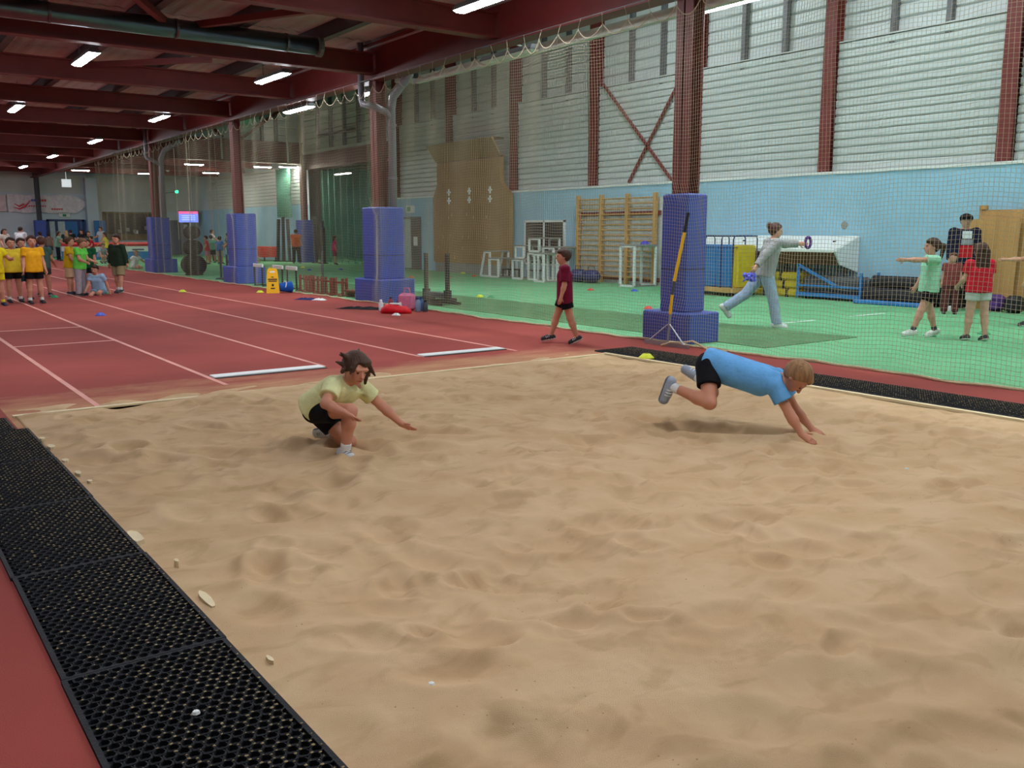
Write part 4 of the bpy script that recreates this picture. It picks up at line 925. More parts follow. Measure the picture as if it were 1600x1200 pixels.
# wall screen
t = thing('wall_screen', 'lit blue and pink wall screen beside the slate door', 'screen', (18.05, 60.7, 2.42), -0.35)
t.location = (17.6, 58.6, 2.40)
b = MB(); b.box(-.62, .62, -.05, .05, -.38, .38, .01); b.build('screen_case', M['black'], t)
b = MB(); b.box(-.58, .58, -.062, -.05, -.34, .34); b.build('screen_image', mat('screen_blue', (112, 136, 240), .3, emit=1.2), t)
b = MB(); b.box(-.58, .58, -.066, -.06, .18, .34); b.build('screen_banner', mat('screen_pink', (220, 90, 150), .3, emit=1.2), t)
for z in (.06, -.06, -.18):
    b = MB(); b.box(-.4, .4, -.066, -.06, z-.02, z+.02); b.build('screen_text', mat('screen_text', (180, 200, 250), .3, emit=1.2), t)
b = MB(); b.bar((0, .05, 0), (.3, 2.3, .3), .06, .06); b.build('wall_arm', M['black'], t)
# viewing window with timber frame
b = MB(); b.box(13.2, 16.4, YF-.03, YF+.02, 1.3, 2.62); wv = struct('window_2', b, mat('window_dark', (70, 66, 58), .25, 0, .25, 1.5))
b = MB()
for (xa, xb, za, zb) in ((13.05, 16.5, 2.6, 2.7), (13.05, 16.5, .95, 1.32), (13.05, 13.2, .95, 2.7), (16.0, 16.15, 1.3, 2.62)): b.box(xa, xb, YF-.09, YF, za, zb)
b.build('window_frame', mat('frame_olive', (116, 100, 66), .6), wv)
for (x, z) in ((14.0, 1.5), (14.5, 1.6), (15.0, 1.45), (15.6, 1.7), (14.9, 1.5)):
    b = MB(); b.box(x-.1, x+.1, YF-.06, YF-.03, z-.1, z+.12); b.build('window_notice', M['grey'] if x != 15.0 else M['white'], wv)
# blue doors and opening
b = MB(); b.box(10.0, 11.9, YF-.04, YF+.02, 0, 2.12); do = struct('door_4', b, mat('opening_light', (186, 202, 208), .6))
b = MB()
for (xa, xb, za, zb) in ((9.9, 12.0, 2.1, 2.22), (9.9, 10.05, 0, 2.2), (11.6, 11.75, 0, 2.1), (11.85, 12.0, 0, 2.2), (10.35, 10.5, .3, 2.1)): b.box(xa, xb, YF-.09, YF, za, zb)
b.build('door_frame', M['navy'], do)
b = MB(); b.box(12.35, 13.0, YF-1.0, YF-.92, 0, 2.15); d5 = struct('door_5', b, M['doorblue'])
wall_panel('door_6', 10.9, 12.3, 0, 2.2, M['doorblue'])['kind'] = 'structure'
b = MB(); b.box(12.1, 12.75, YF-.6, YF, 0, 4.7); b.build('wall_pier', M['far_wall'], wall_far)
# banner
t = thing('sports_banner', 'long white banner with red and blue swoosh print hung over the far doors', 'banner', (0, YF-.14, 0))
b = MB(); n = 40; vs = []; fs = []
for k in range(n+1):
    x = 7.9+4.2*k/n; s_ = k/n; hh = .52*(1-max(0, (s_-.82)/.18)**2*.75)
    for z in (3.12-hh, 3.12+hh): vs.append((x, .06*math.sin(k*.9), z+.03*math.sin(k*.5)))
for k in range(n): fs.append((2*k, 2*k+2, 2*k+3, 2*k+1))
b.add(vs, fs); o = b.build('banner_cloth', mat('banner_white', (226, 222, 230), .7), t); o.modifiers.new('t', 'SOLIDIFY').thickness = .02
redp, blup = mat('print_red', (210, 70, 80), .7), mat('print_blue', (90, 120, 200), .7)
for (pts, m_) in (([(8.2, 2.9), (8.5, 2.8), (8.8, 2.95), (9.1, 3.3)], redp), ([(8.25, 3.1), (8.5, 2.95), (8.75, 3.1)], redp)):
    b = MB(); b.tube([(x, -.09, z) for x, z in pts], [.02, .05, .05, .02][:len(pts)], 6); b.build('swoosh', m_, t)
for k in range(6):
    b = MB(); b.box(9.15+k*.14, 9.25+k*.14, -.11, -.07, 3.25, 3.38); b.build('print_letter', blup if k < 2 else redp, t)
for k in range(8):
    b = MB(); b.box(9.0+k*.12, 9.08+k*.12, -.11, -.07, 2.95, 3.02); b.build('print_letter', redp, t)
for k in range(5):
    b = MB(); b.box(10.2+k*.13, 10.3+k*.13, -.11, -.07, 2.78, 2.86); b.build('print_letter', redp, t)
wall_panel('white_banner', 6.0, 7.85, 2.65, 3.6, mat('banner_pinkish', (226, 206, 214), .7), 'pale banner section on the wall at the end of the lanes', 'banner', .12)
t = thing('exit_sign', 'green exit sign above the far blue door frame', 'sign', (10.9, YF-.1, 2.45)); b = MB(); b.box(-.3, .3, -.03, .05, -.1, .12); b.build('sign_box', M['white'], t); b = MB(); b.box(-.1, .1, -.04, -.028, -.06, .08); b.build('pictogram', mat('exit_green', (30, 130, 96), .5), t)
b = MB(); b.box(10.55, 11.05, 58.9, 59.0, 4.05, 4.5); b.tube([(10.8, 58.95, 4.5), (10.8, 58.95, 5.4)], .015, 5); tag(b.build('hanging_sign', mat('sign_lit', (226, 236, 240), .5, emit=.6)), 'small white hanging sign above the banner', 'sign')
for (x, y, z, lab) in ((15.0, 42.5, 5.0, 'dome'),):
    b = MB(); b.lathe([(.02, 0), (.1, -.05), (.12, -.12), (.02, -.2)], 10, 'z', (15.1, 53.6, 5.01)); tag(b.build('dome_lamp', M['white'], smooth=True), 'round white dome lamp under the low far ceiling', 'lamp')
for (x, y, z, lab) in ((15.6, YG-.3, 7.0, 'small green indicator light on the gable frame'), (16.8, 58.0, 3.9, 'small green indicator light above the wall screen')):
    t = thing('indicator_light', lab, 'light', (x, y, z)); b = MB(); b.lathe([(.02, -.06), (.09, -.04), (.09, .04), (.02, .06)], 8, 'y'); b.build('lens', M['green_led'], t); b = MB(); b.bar((0, .03, 0), (0, (YG+.2 if y < 50 else YF-.06)-y, 0), .03, .03); b.build('arm', M['steel_grey'], t)
# hanging cords beyond the net
for k, (x, y) in enumerate(((10.4, 36), (10.7, 37), (11.0, 36.4), (11.4, 37.4), (11.8, 36.2), (12.3, 37))):
    b = MB(); b.tube([(x, y, 1.2), (x, y, 8.5)], .007, 4); tag(b.build('climbing_rope', M['net']), 'thin pale rope hanging from the roof before the far children', 'rope', 'ropes hanging over the far turf')
for (x, y, z0, m_, lab) in ((13.6, 40, 4.6, 'rail', 'pale roof rod hanging over the gable beam near the weight plates'), (16.6, 40, 4.6, 'rail', 'pale roof rod hanging over the gable beam near the recess'), (17.9, 41.6, 4.6, 'timber', 'yellowish rod hanging at the recess column')):
    b = MB(); b.tube([(x, y, z0), (x, y, 8.5)], .04, 6); tag(b.build('roof_rod', M[m_]), lab, 'rod')
# high jump bed in the far hall
t = thing('landing_bed', 'long landing bed with red top band, white middle and blue base', 'landing bed', (11.7, 53.5, 0))
b = MB(); b.box(-2.2, 2.2, -1.2, 1.2, 0, .42, .03); b.build('base_mat', M['matblue'], t)
b = MB(); b.box(-2.2, 2.2, -1.2, 1.2, .42, .72, .03); b.build('middle_mat', M['white'], t)
b = MB(); b.box(-2.25, 2.25, -1.25, 1.25, .72, .90, .05); b.build('top_mat', M['red'], t)
b = MB(); b.box(.9, 1.5, -1.23, -1.2, .5, .56); b.build('print_bar', M['navy'], t)
# =================================================================== PEOPLE
class Field:
    """implicit surface: smooth union of tapered capsules and ellipsoids -> one continuous mesh (surface nets)"""
    def __init__(s, vox, k): s.vox = vox; s.k = k; s.p = []
    def cone(s, a, b, ra, rb=None, clips=(), k=None):
        a, b = np.array(a, float), np.array(b, float); rb = ra if rb is None else rb; r = max(ra, rb)
        s.p.append(('c', (a, b, ra, rb), np.minimum(a, b)-r, np.maximum(a, b)+r, clips, k)); return s
    def ell(s, c, R, axes, clips=(), k=None):
        c = np.array(c, float); R = np.array(R, float); A = np.array(axes, float); r = R.max()
        s.p.append(('e', (c, R, A), c-r, c+r, clips, k)); return s
    def mesh(s, cut=()):
        vox = s.vox; pad = s.k+3*vox
        lo = np.min([q[2] for q in s.p], 0)-pad; hi = np.max([q[3] for q in s.p], 0)+pad
        n = np.ceil((hi-lo)/vox).astype(int)+1; G = np.full(n, 0.15, np.float32)
        for ty, pr, l, h, clips, kk in s.p:
            kk = s.k if kk is None else kk
            i0 = np.clip(np.floor((l-pad-lo)/vox).astype(int), 0, n-1); i1 = np.clip(np.ceil((h+pad-lo)/vox).astype(int)+1, 1, n)
            ax = [lo[d]+vox*np.arange(i0[d], i1[d]) for d in range(3)]
            P = np.stack(np.meshgrid(*ax, indexing='ij'), -1)
            if ty == 'c':
                a, b, ra, rb = pr; ab = b-a; t = np.clip(((P-a)@ab)/max(ab@ab, 1e-9), 0, 1)
                d = np.linalg.norm(P-a-t[..., None]*ab, axis=-1)-(ra+(rb-ra)*t)
            else:
                c, R, A = pr; Q = (P-c)@A.T; k0 = np.linalg.norm(Q/R, axis=-1); k1 = np.linalg.norm(Q/R**2, axis=-1)+1e-9; d = k0*(k0-1)/k1
            for (cp, cn) in clips: d = np.maximum(d, (P-np.array(cp))@np.array(cn))
            sl = tuple(slice(i0[d_], i1[d_]) for d_ in range(3)); g = G[sl]
            hh = np.clip(0.5+0.5*(g-d)/kk, 0, 1); G[sl] = g*(1-hh)+d*hh-kk*hh*(1-hh)
        for (cp, cn) in cut:
            ax = [lo[d]+vox*np.arange(n[d]) for d in range(3)]; X, Y, Zz = np.meshgrid(*ax, indexing='ij')
            G = np.maximum(G, (X-cp[0])*cn[0]+(Y-cp[1])*cn[1]+(Zz-cp[2])*cn[2])
        S = G < 0
        C8 = [(i, j, k) for i in (0, 1) for j in (0, 1) for k in (0, 1)]
        cnt = sum(S[i:n[0]-1+i, j:n[1]-1+j, k:n[2]-1+k].astype(np.int8) for i, j, k in C8)
        act = np.argwhere((cnt > 0) & (cnt < 8)); idx = np.full(cnt.shape, -1, np.int64); idx[tuple(act.T)] = np.arange(len(act))
        val = {c: G[act[:, 0]+c[0], act[:, 1]+c[1], act[:, 2]+c[2]] for c in C8}
        acc = np.zeros((len(act), 3)); w_ = np.zeros(len(act))
        for c in C8:
            for d in range(3):
                if c[d] == 0:
                    e = tuple(c[x]+(1 if x == d else 0) for x in range(3)); va, vb = val[c], val[e]; m_ = (va < 0) != (vb < 0)
                    t = np.where(m_, va/np.where(m_, va-vb, 1), 0); q_ = np.tile(np.array(c, float), (len(act), 1)); q_[:, d] += t
                    acc += q_*m_[:, None]; w_ += m_
        V = lo+vox*(act+acc/w_[:, None]); Fc = []
        for d in range(3):
            a, b = [(1, 2), (2, 0), (0, 1)][d]
            sh = [0, 0, 0]; sh[d] = 1
            s0 = S[:n[0]-sh[0], :n[1]-sh[1], :n[2]-sh[2]]; s1 = S[sh[0]:, sh[1]:, sh[2]:]
            E_ = np.argwhere(s0 != s1); flip = s0[tuple(E_.T)]
            ok = (E_[:, a] > 0) & (E_[:, b] > 0); E_ = E_[ok]; flip = flip[ok]
            def ci(da, db):
                q_ = E_.copy(); q_[:, a] -= da; q_[:, b] -= db; return idx[tuple(np.minimum(q_, np.array(cnt.shape)-1).T)]
            Q = np.stack([ci(1, 1), ci(0, 1), ci(0, 0), ci(1, 0)], -1); Q[~flip] = Q[~flip][:, ::-1]
            Fc.append(Q[(Q >= 0).all(1)])
        return V, np.concatenate(Fc)
def np_obj(name, V, F, mats, parent, mi=None):
    me = bpy.data.meshes.new(name); me.from_pydata(V.tolist() if hasattr(V, 'tolist') else V, [], F.tolist() if hasattr(F, 'tolist') else F)
    for m_ in (mats if isinstance(mats, list) else [mats]): me.materials.append(m_)
    if mi is not None: me.polygons.foreach_set('material_index', mi)
    me.polygons.foreach_set('use_smooth', [True]*len(me.polygons)); me.update()
    return link(name, me, parent)
def nrm(v): v = np.array(v, float); return v/(np.linalg.norm(v)+1e-9)
def rotv(v, ax, a):
    ax = nrm(ax); v = np.array(v, float); return v*math.cos(a)+np.cross(ax, v)*math.sin(a)+ax*(ax@v)*(1-math.cos(a))
FX, FY, FZ = np.array([1., 0, 0]), np.array([0., 1, 0]), np.array([0., 0, 1])
def stand(H, lean=0, armL=(0, 8, 10), armR=(0, 8, 10), legL=(0, 3, 0), legR=(0, 3, 0), nod=0, turn=0, adult=False, drop=None, side=0):
    """joints by forward kinematics; facing +X, left +Y. arm=(swing forward, out, elbow bend), leg=(hip flex, out, knee bend) in degrees"""
    R = math.radians; J = {}
    th, shn = (0.245, 0.235) if adult else (0.235, 0.225); hw = 0.058*H; sw = (0.108 if adult else 0.105)*H
    J['pelvis'] = np.zeros(3); up = rotv(rotv(FZ, FY, R(lean)), FX, R(side)); fw = rotv(FX, FY, R(lean))
    J['chest'] = up*0.20*H; J['neck'] = up*0.30*H
    hu = rotv(up, FY, R(nod-lean*0.5)); hf = rotv(rotv(fw, FY, R(nod-lean*0.5)), hu, R(turn))
    J['head'] = J['neck']+hu*(0.085 if adult else 0.10)*H+hf*0.012*H; J['hf'] = hf; J['hu'] = hu
    for s_, nm, arm, leg in ((1, 'L', armL, legL), (-1, 'R', armR, legR)):
        sh = up*0.275*H+FY*s_*sw; J['sh'+nm] = sh
        d = rotv(-up, FY, -R(arm[0])); d = rotv(d, FX, s_*R(arm[1])); ax = FY
        fa = rotv(d, nrm(np.cross(d, fw)) if abs(d@fw) < .9 else FY, R(arm[2])) if abs(d@fw) < .9 else rotv(d, FY, -R(arm[2]))
        J['el'+nm] = sh+d*0.165*H; J['wr'+nm] = J['el'+nm]+fa*0.135*H; J['ha'+nm] = J['wr'+nm]+fa*0.09*H
        hp = FY*s_*hw-up*0.02*H; J['hip'+nm] = hp
        t = rotv(-FZ, FY, -R(leg[0])); t = rotv(t, FX, s_*R(leg[1])); sn = rotv(t, FY, R(leg[2]))
        J['kn'+nm] = hp+t*th*H; J['an'+nm] = J['kn'+nm]+sn*shn*H
        fo = nrm(rotv(FX, FY, R(max(0, leg[2]-leg[0])*0.8))); J['to'+nm] = J['an'+nm]+fo*0.10*H-FZ*0.02*H
    low = min(J['anL'][2], J['anR'][2], J['toL'][2]+.02*H, J['toR'][2]+.02*H); dz = 0.038*H-low if drop is None else drop
    for k in J:
        if k not in ('hf', 'hu'): J[k] = J[k]+FZ*dz
    return J
def hand_tubes(mb, wr, ha, L, curl=25, pn=None, spread=8, side=1):
    d = nrm(ha-wr); pn = nrm(np.cross(d, FZ) if pn is None else pn); pn = nrm(pn-d*(pn@d)); lt = np.cross(pn, d)*side
    kn = wr+d*L*0.52
    for i, (o_, ln, an) in enumerate(((-.17, .40, -1), (-.055, .46, -.3), (.06, .43, .3), (.165, .34, 1))):
        p = kn+lt*o_*L-d*L*.04; q = rotv(d, pn, math.radians(-an*spread)*side); pts = [p]; r0 = L*.05*(1 if i < 3 else .88)
        for j in range(3):
            q = rotv(q, np.cross(q, pn), math.radians(curl*(1 if j else .5))); p = p+q*ln*L*(.42, .32, .26)[j]; pts.append(p)
        mb.tube([tuple(x) for x in pts], [r0*1.05, r0, r0*.92, r0*.7], 7)
    p = wr+d*L*.16-lt*.17*L; q = nrm(d*.75-lt*.75); pts = [p]
    for j in range(2): p = p+q*L*.2; pts.append(p); q = nrm(q+d*.5)
    mb.tube([tuple(x) for x in pts], [L*.065, L*.056, L*.042], 7)
    return lt
def person(label, loc, rz, H, J, top, bot, shoe=(40, 40, 44), hair=(70, 48, 34), skin=(198, 142, 116), vox=0.011, build=1.0, adult=False,
           sleeve=0.55, bot_len='shorts', hairdo='short', sock=None, detail=True, group=None, logo=None, jumper=False, sole=(220, 220, 216), hood=False, curl=25, palm=None, hemlen=.05):
    t = thing('person', label, 'person', loc, rz, group); S = H*build; sk = skin_mat(skin)
    if vox > .013: detail = False
    J = {k: np.array(v, float) for k, v in J.items()}
    pel, che, nek, hd = J['pelvis'], J['chest'], J['neck'], J['head']
    up = nrm(nek-pel); lat = nrm(J['shL']-J['shR']); fw = nrm(np.cross(lat, up)); hl = nrm(J['hipL']-J['hipR'])
    hu = J.get('hu'); hf = J.get('hf')
    if hu is None: hu = nrm(hd-nek)
    if hf is None: hf = fw
    hf = nrm(hf-hu*(hf@hu)); hlft = np.cross(hu, hf)
    hs_ = H if not adult else H*0.84
    F_ = Field(vox, 0.022*H/1.3)
    torso = [(pel-hl*.030*H, che-lat*.042*H, .060*S, .064*S), (pel+hl*.030*H, che+lat*.042*H, .060*S, .064*S), (che-lat*.04*H, nek-lat*.045*H-up*.035*H, .062*S, .040*S), (che+lat*.04*H, nek+lat*.045*H-up*.035*H, .062*S, .040*S)]
    for a, b, ra, rb in torso: F_.cone(a, b, ra, rb)
    F_.cone(J['shR'], J['shL'], .036*S); F_.cone(nek-up*.03*H, hd-hu*.03*H, .034*S, .031*S)
    # head: skull, face, jaw, nose, brow, ears
    hr = .060*hs_
    A = np.array([hf, hlft, hu])
    F_.ell(hd+hu*.018*hs_-hf*.006*hs_, (.070*hs_, .060*hs_, .066*hs_), A); F_.ell(hd-hu*.022*hs_+hf*.018*hs_, (.050*hs_, .047*hs_, .058*hs_), A)
    if detail:
        F_.cone(hd+hf*.066*hs_+hu*.008*hs_, hd+hf*.078*hs_-hu*.014*hs_, .006*hs_, .010*hs_, k=.008); F_.cone(hd+hf*.060*hs_+hlft*.03*hs_+hu*.022*hs_, hd+hf*.060*hs_-hlft*.03*hs_+hu*.022*hs_, .009*hs_, k=.01)
        for s_ in (-1, 1): F_.ell(hd+hlft*s_*.060*hs_-hf*.004*hs_, (.014*hs_, .007*hs_, .020*hs_), A, k=.008)
    for s_ in 'LR':
        sh, el, wr, ha = J['sh'+s_], J['el'+s_], J['wr'+s_], J['ha'+s_]
        F_.cone(sh, el, .034*S, .025*S); m_ = el+(wr-el)*.3; F_.cone(el, m_, .025*S, .026*S); F_.cone(m_, wr, .026*S, .017*S)
        d = nrm(ha-wr); kn = wr+d*.048*H
        if detail:
            pn = nrm(np.cross(d, FZ)) if palm is None else nrm(palm); pn = nrm(pn-d*(pn@d)); lt = np.cross(pn, d)
            for o_ in (-.013, -.004, .005, .014): F_.cone(wr+lt*o_*.6*H, kn+lt*o_*H, .012*H, .0095*H, k=.01)
        else: F_.cone(wr, ha-d*.02*H, .019*H, .013*H)
        hp, kn_, an = J['hip'+s_], J['kn'+s_], J['an'+s_]
        F_.cone(hp, kn_, .056*S, .036*S); m_ = kn_+(an-kn_)*.3; F_.cone(kn_, m_, .036*S, .036*S); F_.cone(m_, an, .036*S, .022*S)
        F_.cone(an, J['to'+s_]*.6+an*.4, .020*H, .012*H)
    V, Fc = F_.mesh(); V = V.tolist(); Fc = Fc.tolist()
    if detail:
        mb = MB()
        for s_ in 'LR':
            hand_tubes(mb, J['wr'+s_], J['ha'+s_], .098*H, curl, palm, 9, 1 if s_ == 'L' else -1)
        k = len(V); V += mb.v; Fc += [tuple(i+k for i in f_) for f_ in mb.f]
    np_obj('body', V, Fc, sk, t)
    # face features
    if detail:
        for s_ in (-1, 1):
            b = MB(); c = hd+hf*.0615*hs_+hlft*s_*.024*hs_+hu*.006*hs_; b.lathe([(.0006, -.0045*hs_), (.005*hs_, -.003*hs_), (.0065*hs_, 0), (.005*hs_, .003*hs_), (.0006, .0045*hs_)], 8); o = b.build('eye', M['eye'], t, tuple(c), 0, True)
        b = MB(); c = hd+hf*.0645*hs_-hu*.040*hs_; b.tube([tuple(c-hlft*.019*hs_-hf*.006*hs_), tuple(c), tuple(c+hlft*.019*hs_-hf*.006*hs_)], [.003*hs_, .0055*hs_, .003*hs_], 6); b.build('mouth', M['lip'], t)
    # hair
    hv = max(vox*.8, .007); K = Field(hv, .012); hm = hair_mat(hair)
    cutn = nrm(hf*.80-hu*.62); cutp = hd+hf*.034*hs_+hu*.034*hs_
    K.ell(hd+hu*.055*hs_+hf*.022*hs_+hlft*.018*hs_, (.05*hs_, .045*hs_, .026*hs_), A, [(hd+hf*.066*hs_, hf)])
    cutn2 = -hu; cutp2 = hd-hu*(.045 if hairdo == 'short' else .06)*hs_
    K.ell(hd+hu*.020*hs_-hf*.008*hs_, (.080*hs_, .069*hs_, .077*hs_), A, [(cutp, cutn), (cutp2, cutn2)])
    if hairdo == 'long':
        for o_ in (-.04, 0, .04): K.cone(hd-hf*.045*hs_+hlft*o_*hs_, nek-fw*.05*H-up*.07*H+lat*o_*1.1*H, .034*hs_, .026*hs_)
    elif hairdo == 'pony':
        K.cone(hd-hf*.07*hs_+hu*.03*hs_, hd-hf*.115*hs_+hu*.01*hs_, .022*hs_, .028*hs_); K.cone(hd-hf*.115*hs_+hu*.01*hs_, nek-fw*.085*H-up*.02*H, .028*hs_, .012*hs_)
    elif hairdo == 'messy':
        q_ = random.Random(5)
        for k_ in range(16):
            a_ = q_.uniform(-2.3, 2.3); rd = -hf*math.cos(a_)+hlft*math.sin(a_); st = hd+rd*.055*hs_+hu*q_.uniform(.0, .06)*hs_
            K.cone(st, st+rd*q_.uniform(.02, .06)*hs_+hu*q_.uniform(-.07, .03)*hs_, .018*hs_, .005*hs_)
        K.cone(hd+hlft*.058*hs_+hf*.02*hs_, hd+hlft*.066*hs_+hf*.028*hs_-hu*.075*hs_, .02*hs_, .008*hs_); K.cone(hd-hf*.06*hs_, hd-hf*.10*hs_-hu*.07*hs_, .03*hs_, .012*hs_)
    elif hairdo == 'bun': K.ell(hd-hf*.075*hs_+hu*.055*hs_, (.03*hs_,)*3, A)
    elif hairdo == 'fringe': K.cone(hd+hf*.055*hs_+hu*.055*hs_-hlft*.03*hs_, hd+hf*.055*hs_+hu*.055*hs_+hlft*.03*hs_, .018*hs_)
    V, Fc = K.mesh(); np_obj('hair', V, Fc, hm, t)
    # top
    inf = .009*H/1.3+(.014 if jumper else .010); K = Field(vox, .02*H/1.3); hem = pel-up*hemlen*H
    hemc = [(hem, -up)]
    K.cone(hem-hl*.050*H-up*.02*H, che-lat*.042*H, .066*S+inf+.006, .064*S+inf, hemc); K.cone(hem+hl*.050*H-up*.02*H, che+lat*.042*H, .066*S+inf+.006, .064*S+inf, hemc); K.cone(hem-up*.02*H, che, .072*S+inf, .064*S+inf, hemc)
    for a, b, ra, rb in torso[2:]: K.cone(a, b, ra+inf, rb+inf*.6, [(nek+up*.004*H, up)])
    K.cone(J['shR'], J['shL'], .036*S+inf*.8, clips=[(nek+up*.004*H, up)])
    for s_ in 'LR':
        sh, el, wr = J['sh'+s_], J['el'+s_], J['wr'+s_]; d = nrm(el-sh); L_ = np.linalg.norm(el-sh)
        if sleeve > 1: K.cone(sh, el, .034*S+inf, .027*S+inf); K.cone(el, wr, .027*S+inf, .019*S+inf, [(wr-nrm(wr-el)*.008*H, nrm(wr-el))])
        elif sleeve > 0: e_ = sh+d*L_*sleeve; K.cone(sh, e_+d*.03, .035*S+inf, .032*S+inf+.004, [(e_, d)])
    V, Fc = K.mesh(); mt = fabric(top)
    shirt = np_obj('jumper' if jumper else 'shirt', V, Fc, mt, t)
    if logo:
        m_ = fabric(logo); b = MB(); c = che+fw*(.066*S+inf)+up*.02*H; b.obox(tuple(c), tuple(lat*.05*H), tuple(fw*.006), tuple(up*.035*H)); b.build('chest_print', m_, shirt)
    # bottoms
    K = Field(vox, .015*H/1.3); inf = .010*H/1.3+.004
    K.cone(pel-hl*.030*H+up*.02*H, J['hipR'], .058*S+inf*.5, .058*S+inf*.7); K.cone(pel+hl*.030*H+up*.02*H, J['hipL'], .058*S+inf*.5, .058*S+inf*.7)
    fr = {'shorts': .55, 'short': .35, 'long_shorts': .85, 'trousers': 2, 'leggings': 2}[bot_len]; ex = {'leggings': -.006, 'trousers': .006}.get(bot_len, 0.0)
    for s_ in 'LR':
        hp, kn_, an = J['hip'+s_], J['kn'+s_], J['an'+s_]; d = nrm(kn_-hp); L_ = np.linalg.norm(kn_-hp)
        if fr > 1:
            K.cone(hp, kn_, .058*S+inf+ex, .038*S+inf+ex); e_ = nrm(an-kn_); K.cone(kn_, an, .038*S+inf+ex, (.024*S if bot_len == 'leggings' else .036*S)+inf+ex, [(an+e_*.004, e_)])
        else: e_ = hp+d*L_*fr; K.cone(hp, e_+d*.02, .058*S+inf, .050*S+inf+.006, [(e_, d)])
    V, Fc = K.mesh(); np_obj({'shorts': 'shorts', 'short': 'shorts', 'long_shorts': 'shorts', 'trousers': 'trousers', 'leggings': 'leggings'}[bot_len], V, Fc, fabric(bot), t)
    # socks and shoes
    for s_ in 'LR':
        an, to, kn_ = J['an'+s_], J['to'+s_], J['kn'+s_]; sd = nrm(kn_-an); td = nrm(to-an); td = nrm(td+0*sd); sol = nrm(-sd+td*(sd@td)) if abs(sd@td) < .95 else nrm(np.cross(np.cross(td, FZ), td)*-1)
        if sock is not None:
            K = Field(max(vox*.9, .007), .006); K.cone(an, an+sd*.065*H, .027*S, .029*S, [(an+sd*.055*H, sd)]); V, Fc = K.mesh(); np_obj('sock', V, Fc, fabric(sock), t)
        K = Field(max(vox*.8, .006), .014); tl = an+td*.085*H+sol*.008*H; he = an-td*.022*H+sol*.010*H; pl = an+sol*.036*H
        cl_ = [(pl, sol)]
        K.cone(he, tl, .030*H, .025*H, cl_); K.cone(an-sd*.004*H, an+td*.045*H+sol*.002*H, .030*H, .027*H, cl_+[(an+sd*.012*H, sd)]); K.cone(he+sol*.012*H, tl+sol*.008*H, .027*H, .027*H, cl_)
        V, Fc = K.mesh(); ce = V[Fc].mean(1); mi = (((ce-pl)@sol) > -.013*H).astype(int).tolist()
        sho = np_obj('shoe', V, Fc, [mat('shoe_%d_%d_%d' % shoe, shoe, .5), mat('sole_%d_%d_%d' % sole, sole, .6)], t, mi)
        if vox < .0095:
            sx_ = np.cross(td, sol)
            for q_ in (.020, .036, .052):
                b = MB(); c0 = an+td*q_*H+sol*.004*H
                b.tube([tuple(c0+sx_*.029*H*math.cos(a)-sol*(.0275*H-.12*(q_-.02)*H)*math.sin(a)) for a in [PI*j/8 for j in range(9)]], .0028*H, 5); b.build('lace' if shoe[0] > 100 else 'lace', M['white'] if shoe[0] < 170 else M['dkgrey'], sho)
    return t
def heading(dx, dy): return math.atan2(dy, dx)

# ---- child crouching in the sand, landing from a jump (kneeling on the left leg, right foot planted)
def shift(D, dz): return {k: (v[0], v[1], v[2]+dz) for k, v in D.items()}
GIRL = {'pelvis': (-0.152, 0.063, 0.32), 'chest': (-0.030, -0.106, 0.445), 'neck': (0.003, -0.162, 0.502), 'head': (0.034, -0.225, 0.600), 'shR': (-0.125, -0.190, 0.478), 'elR': (-0.215, -0.275, 0.395), 'wrR': (-0.14, -0.418, 0.345), 'shL': (0.135, -0.105, 0.445), 'elL': (0.27, -0.14, 0.305), 'wrL': (0.385, -0.215, 0.172), 'haL': (0.473, -0.284, 0.118), 'haR': (-0.098, -0.48, 0.31), 'hipR': (-0.175, -0.01, 0.300), 'knR': (-0.071, -0.343, 0.34), 'anR': (-0.089, -0.285, 0.045), 'toR': (-0.070, -0.415, -0.005), 'hipL': (-0.114, 0.12, 0.285), 'knL': (0.051, -0.064, 0.06), 'anL': (-0.003, 0.177, 0.085), 'toL': (-0.045, 0.300, 0.050),
        'hf': (0.10, -0.93, -0.30), 'hu': (0.12, -0.35, 0.93)}
person('child in pale yellow T-shirt and black shorts crouching in the sand', (2.68, 5.75, 0.0), 0, 1.30, GIRL, (228, 229, 172), (24, 24, 28), (206, 208, 210), (74, 52, 40), (204, 142, 118), .0075, .98, hairdo='messy', hemlen=.005, sock=(226, 226, 224), curl=8, palm=(0.3, 0.5, 0.8), bot_len='shorts', sole=(60, 60, 62))
BOY = {'pelvis': (-0.141, 0.243, 0.535), 'chest': (0.007, -0.124, 0.440), 'neck': (0.08, -0.25, 0.452), 'head': (0.118, -0.335, 0.478), 'shR': (-0.020, -0.265, 0.415), 'elR': (0.018, -0.378, 0.222), 'wrR': (0.038, -0.469, 0.091), 'haR': (0.087, -0.545, 0.030), 'shL': (0.180, -0.150, 0.427), 'elL': (0.270, -0.235, 0.206), 'wrL': (0.305, -0.365, 0.075), 'haL': (0.350, -0.455, 0.015), 'hipR': (-0.225, 0.19, 0.525), 'knR': (-0.337, 0.064, 0.277), 'anR': (-0.415, 0.380, 0.365), 'toR': (-0.440, 0.425, 0.220), 'hipL': (-0.078, 0.315, 0.515), 'knL': (-0.049, 0.300, 0.290), 'anL': (0.040, 0.533, 0.372), 'toL': (-0.02, 0.662, 0.440),
       'hf': (0.22, -0.55, -0.80), 'hu': (0.36, -0.83, 0.42)}
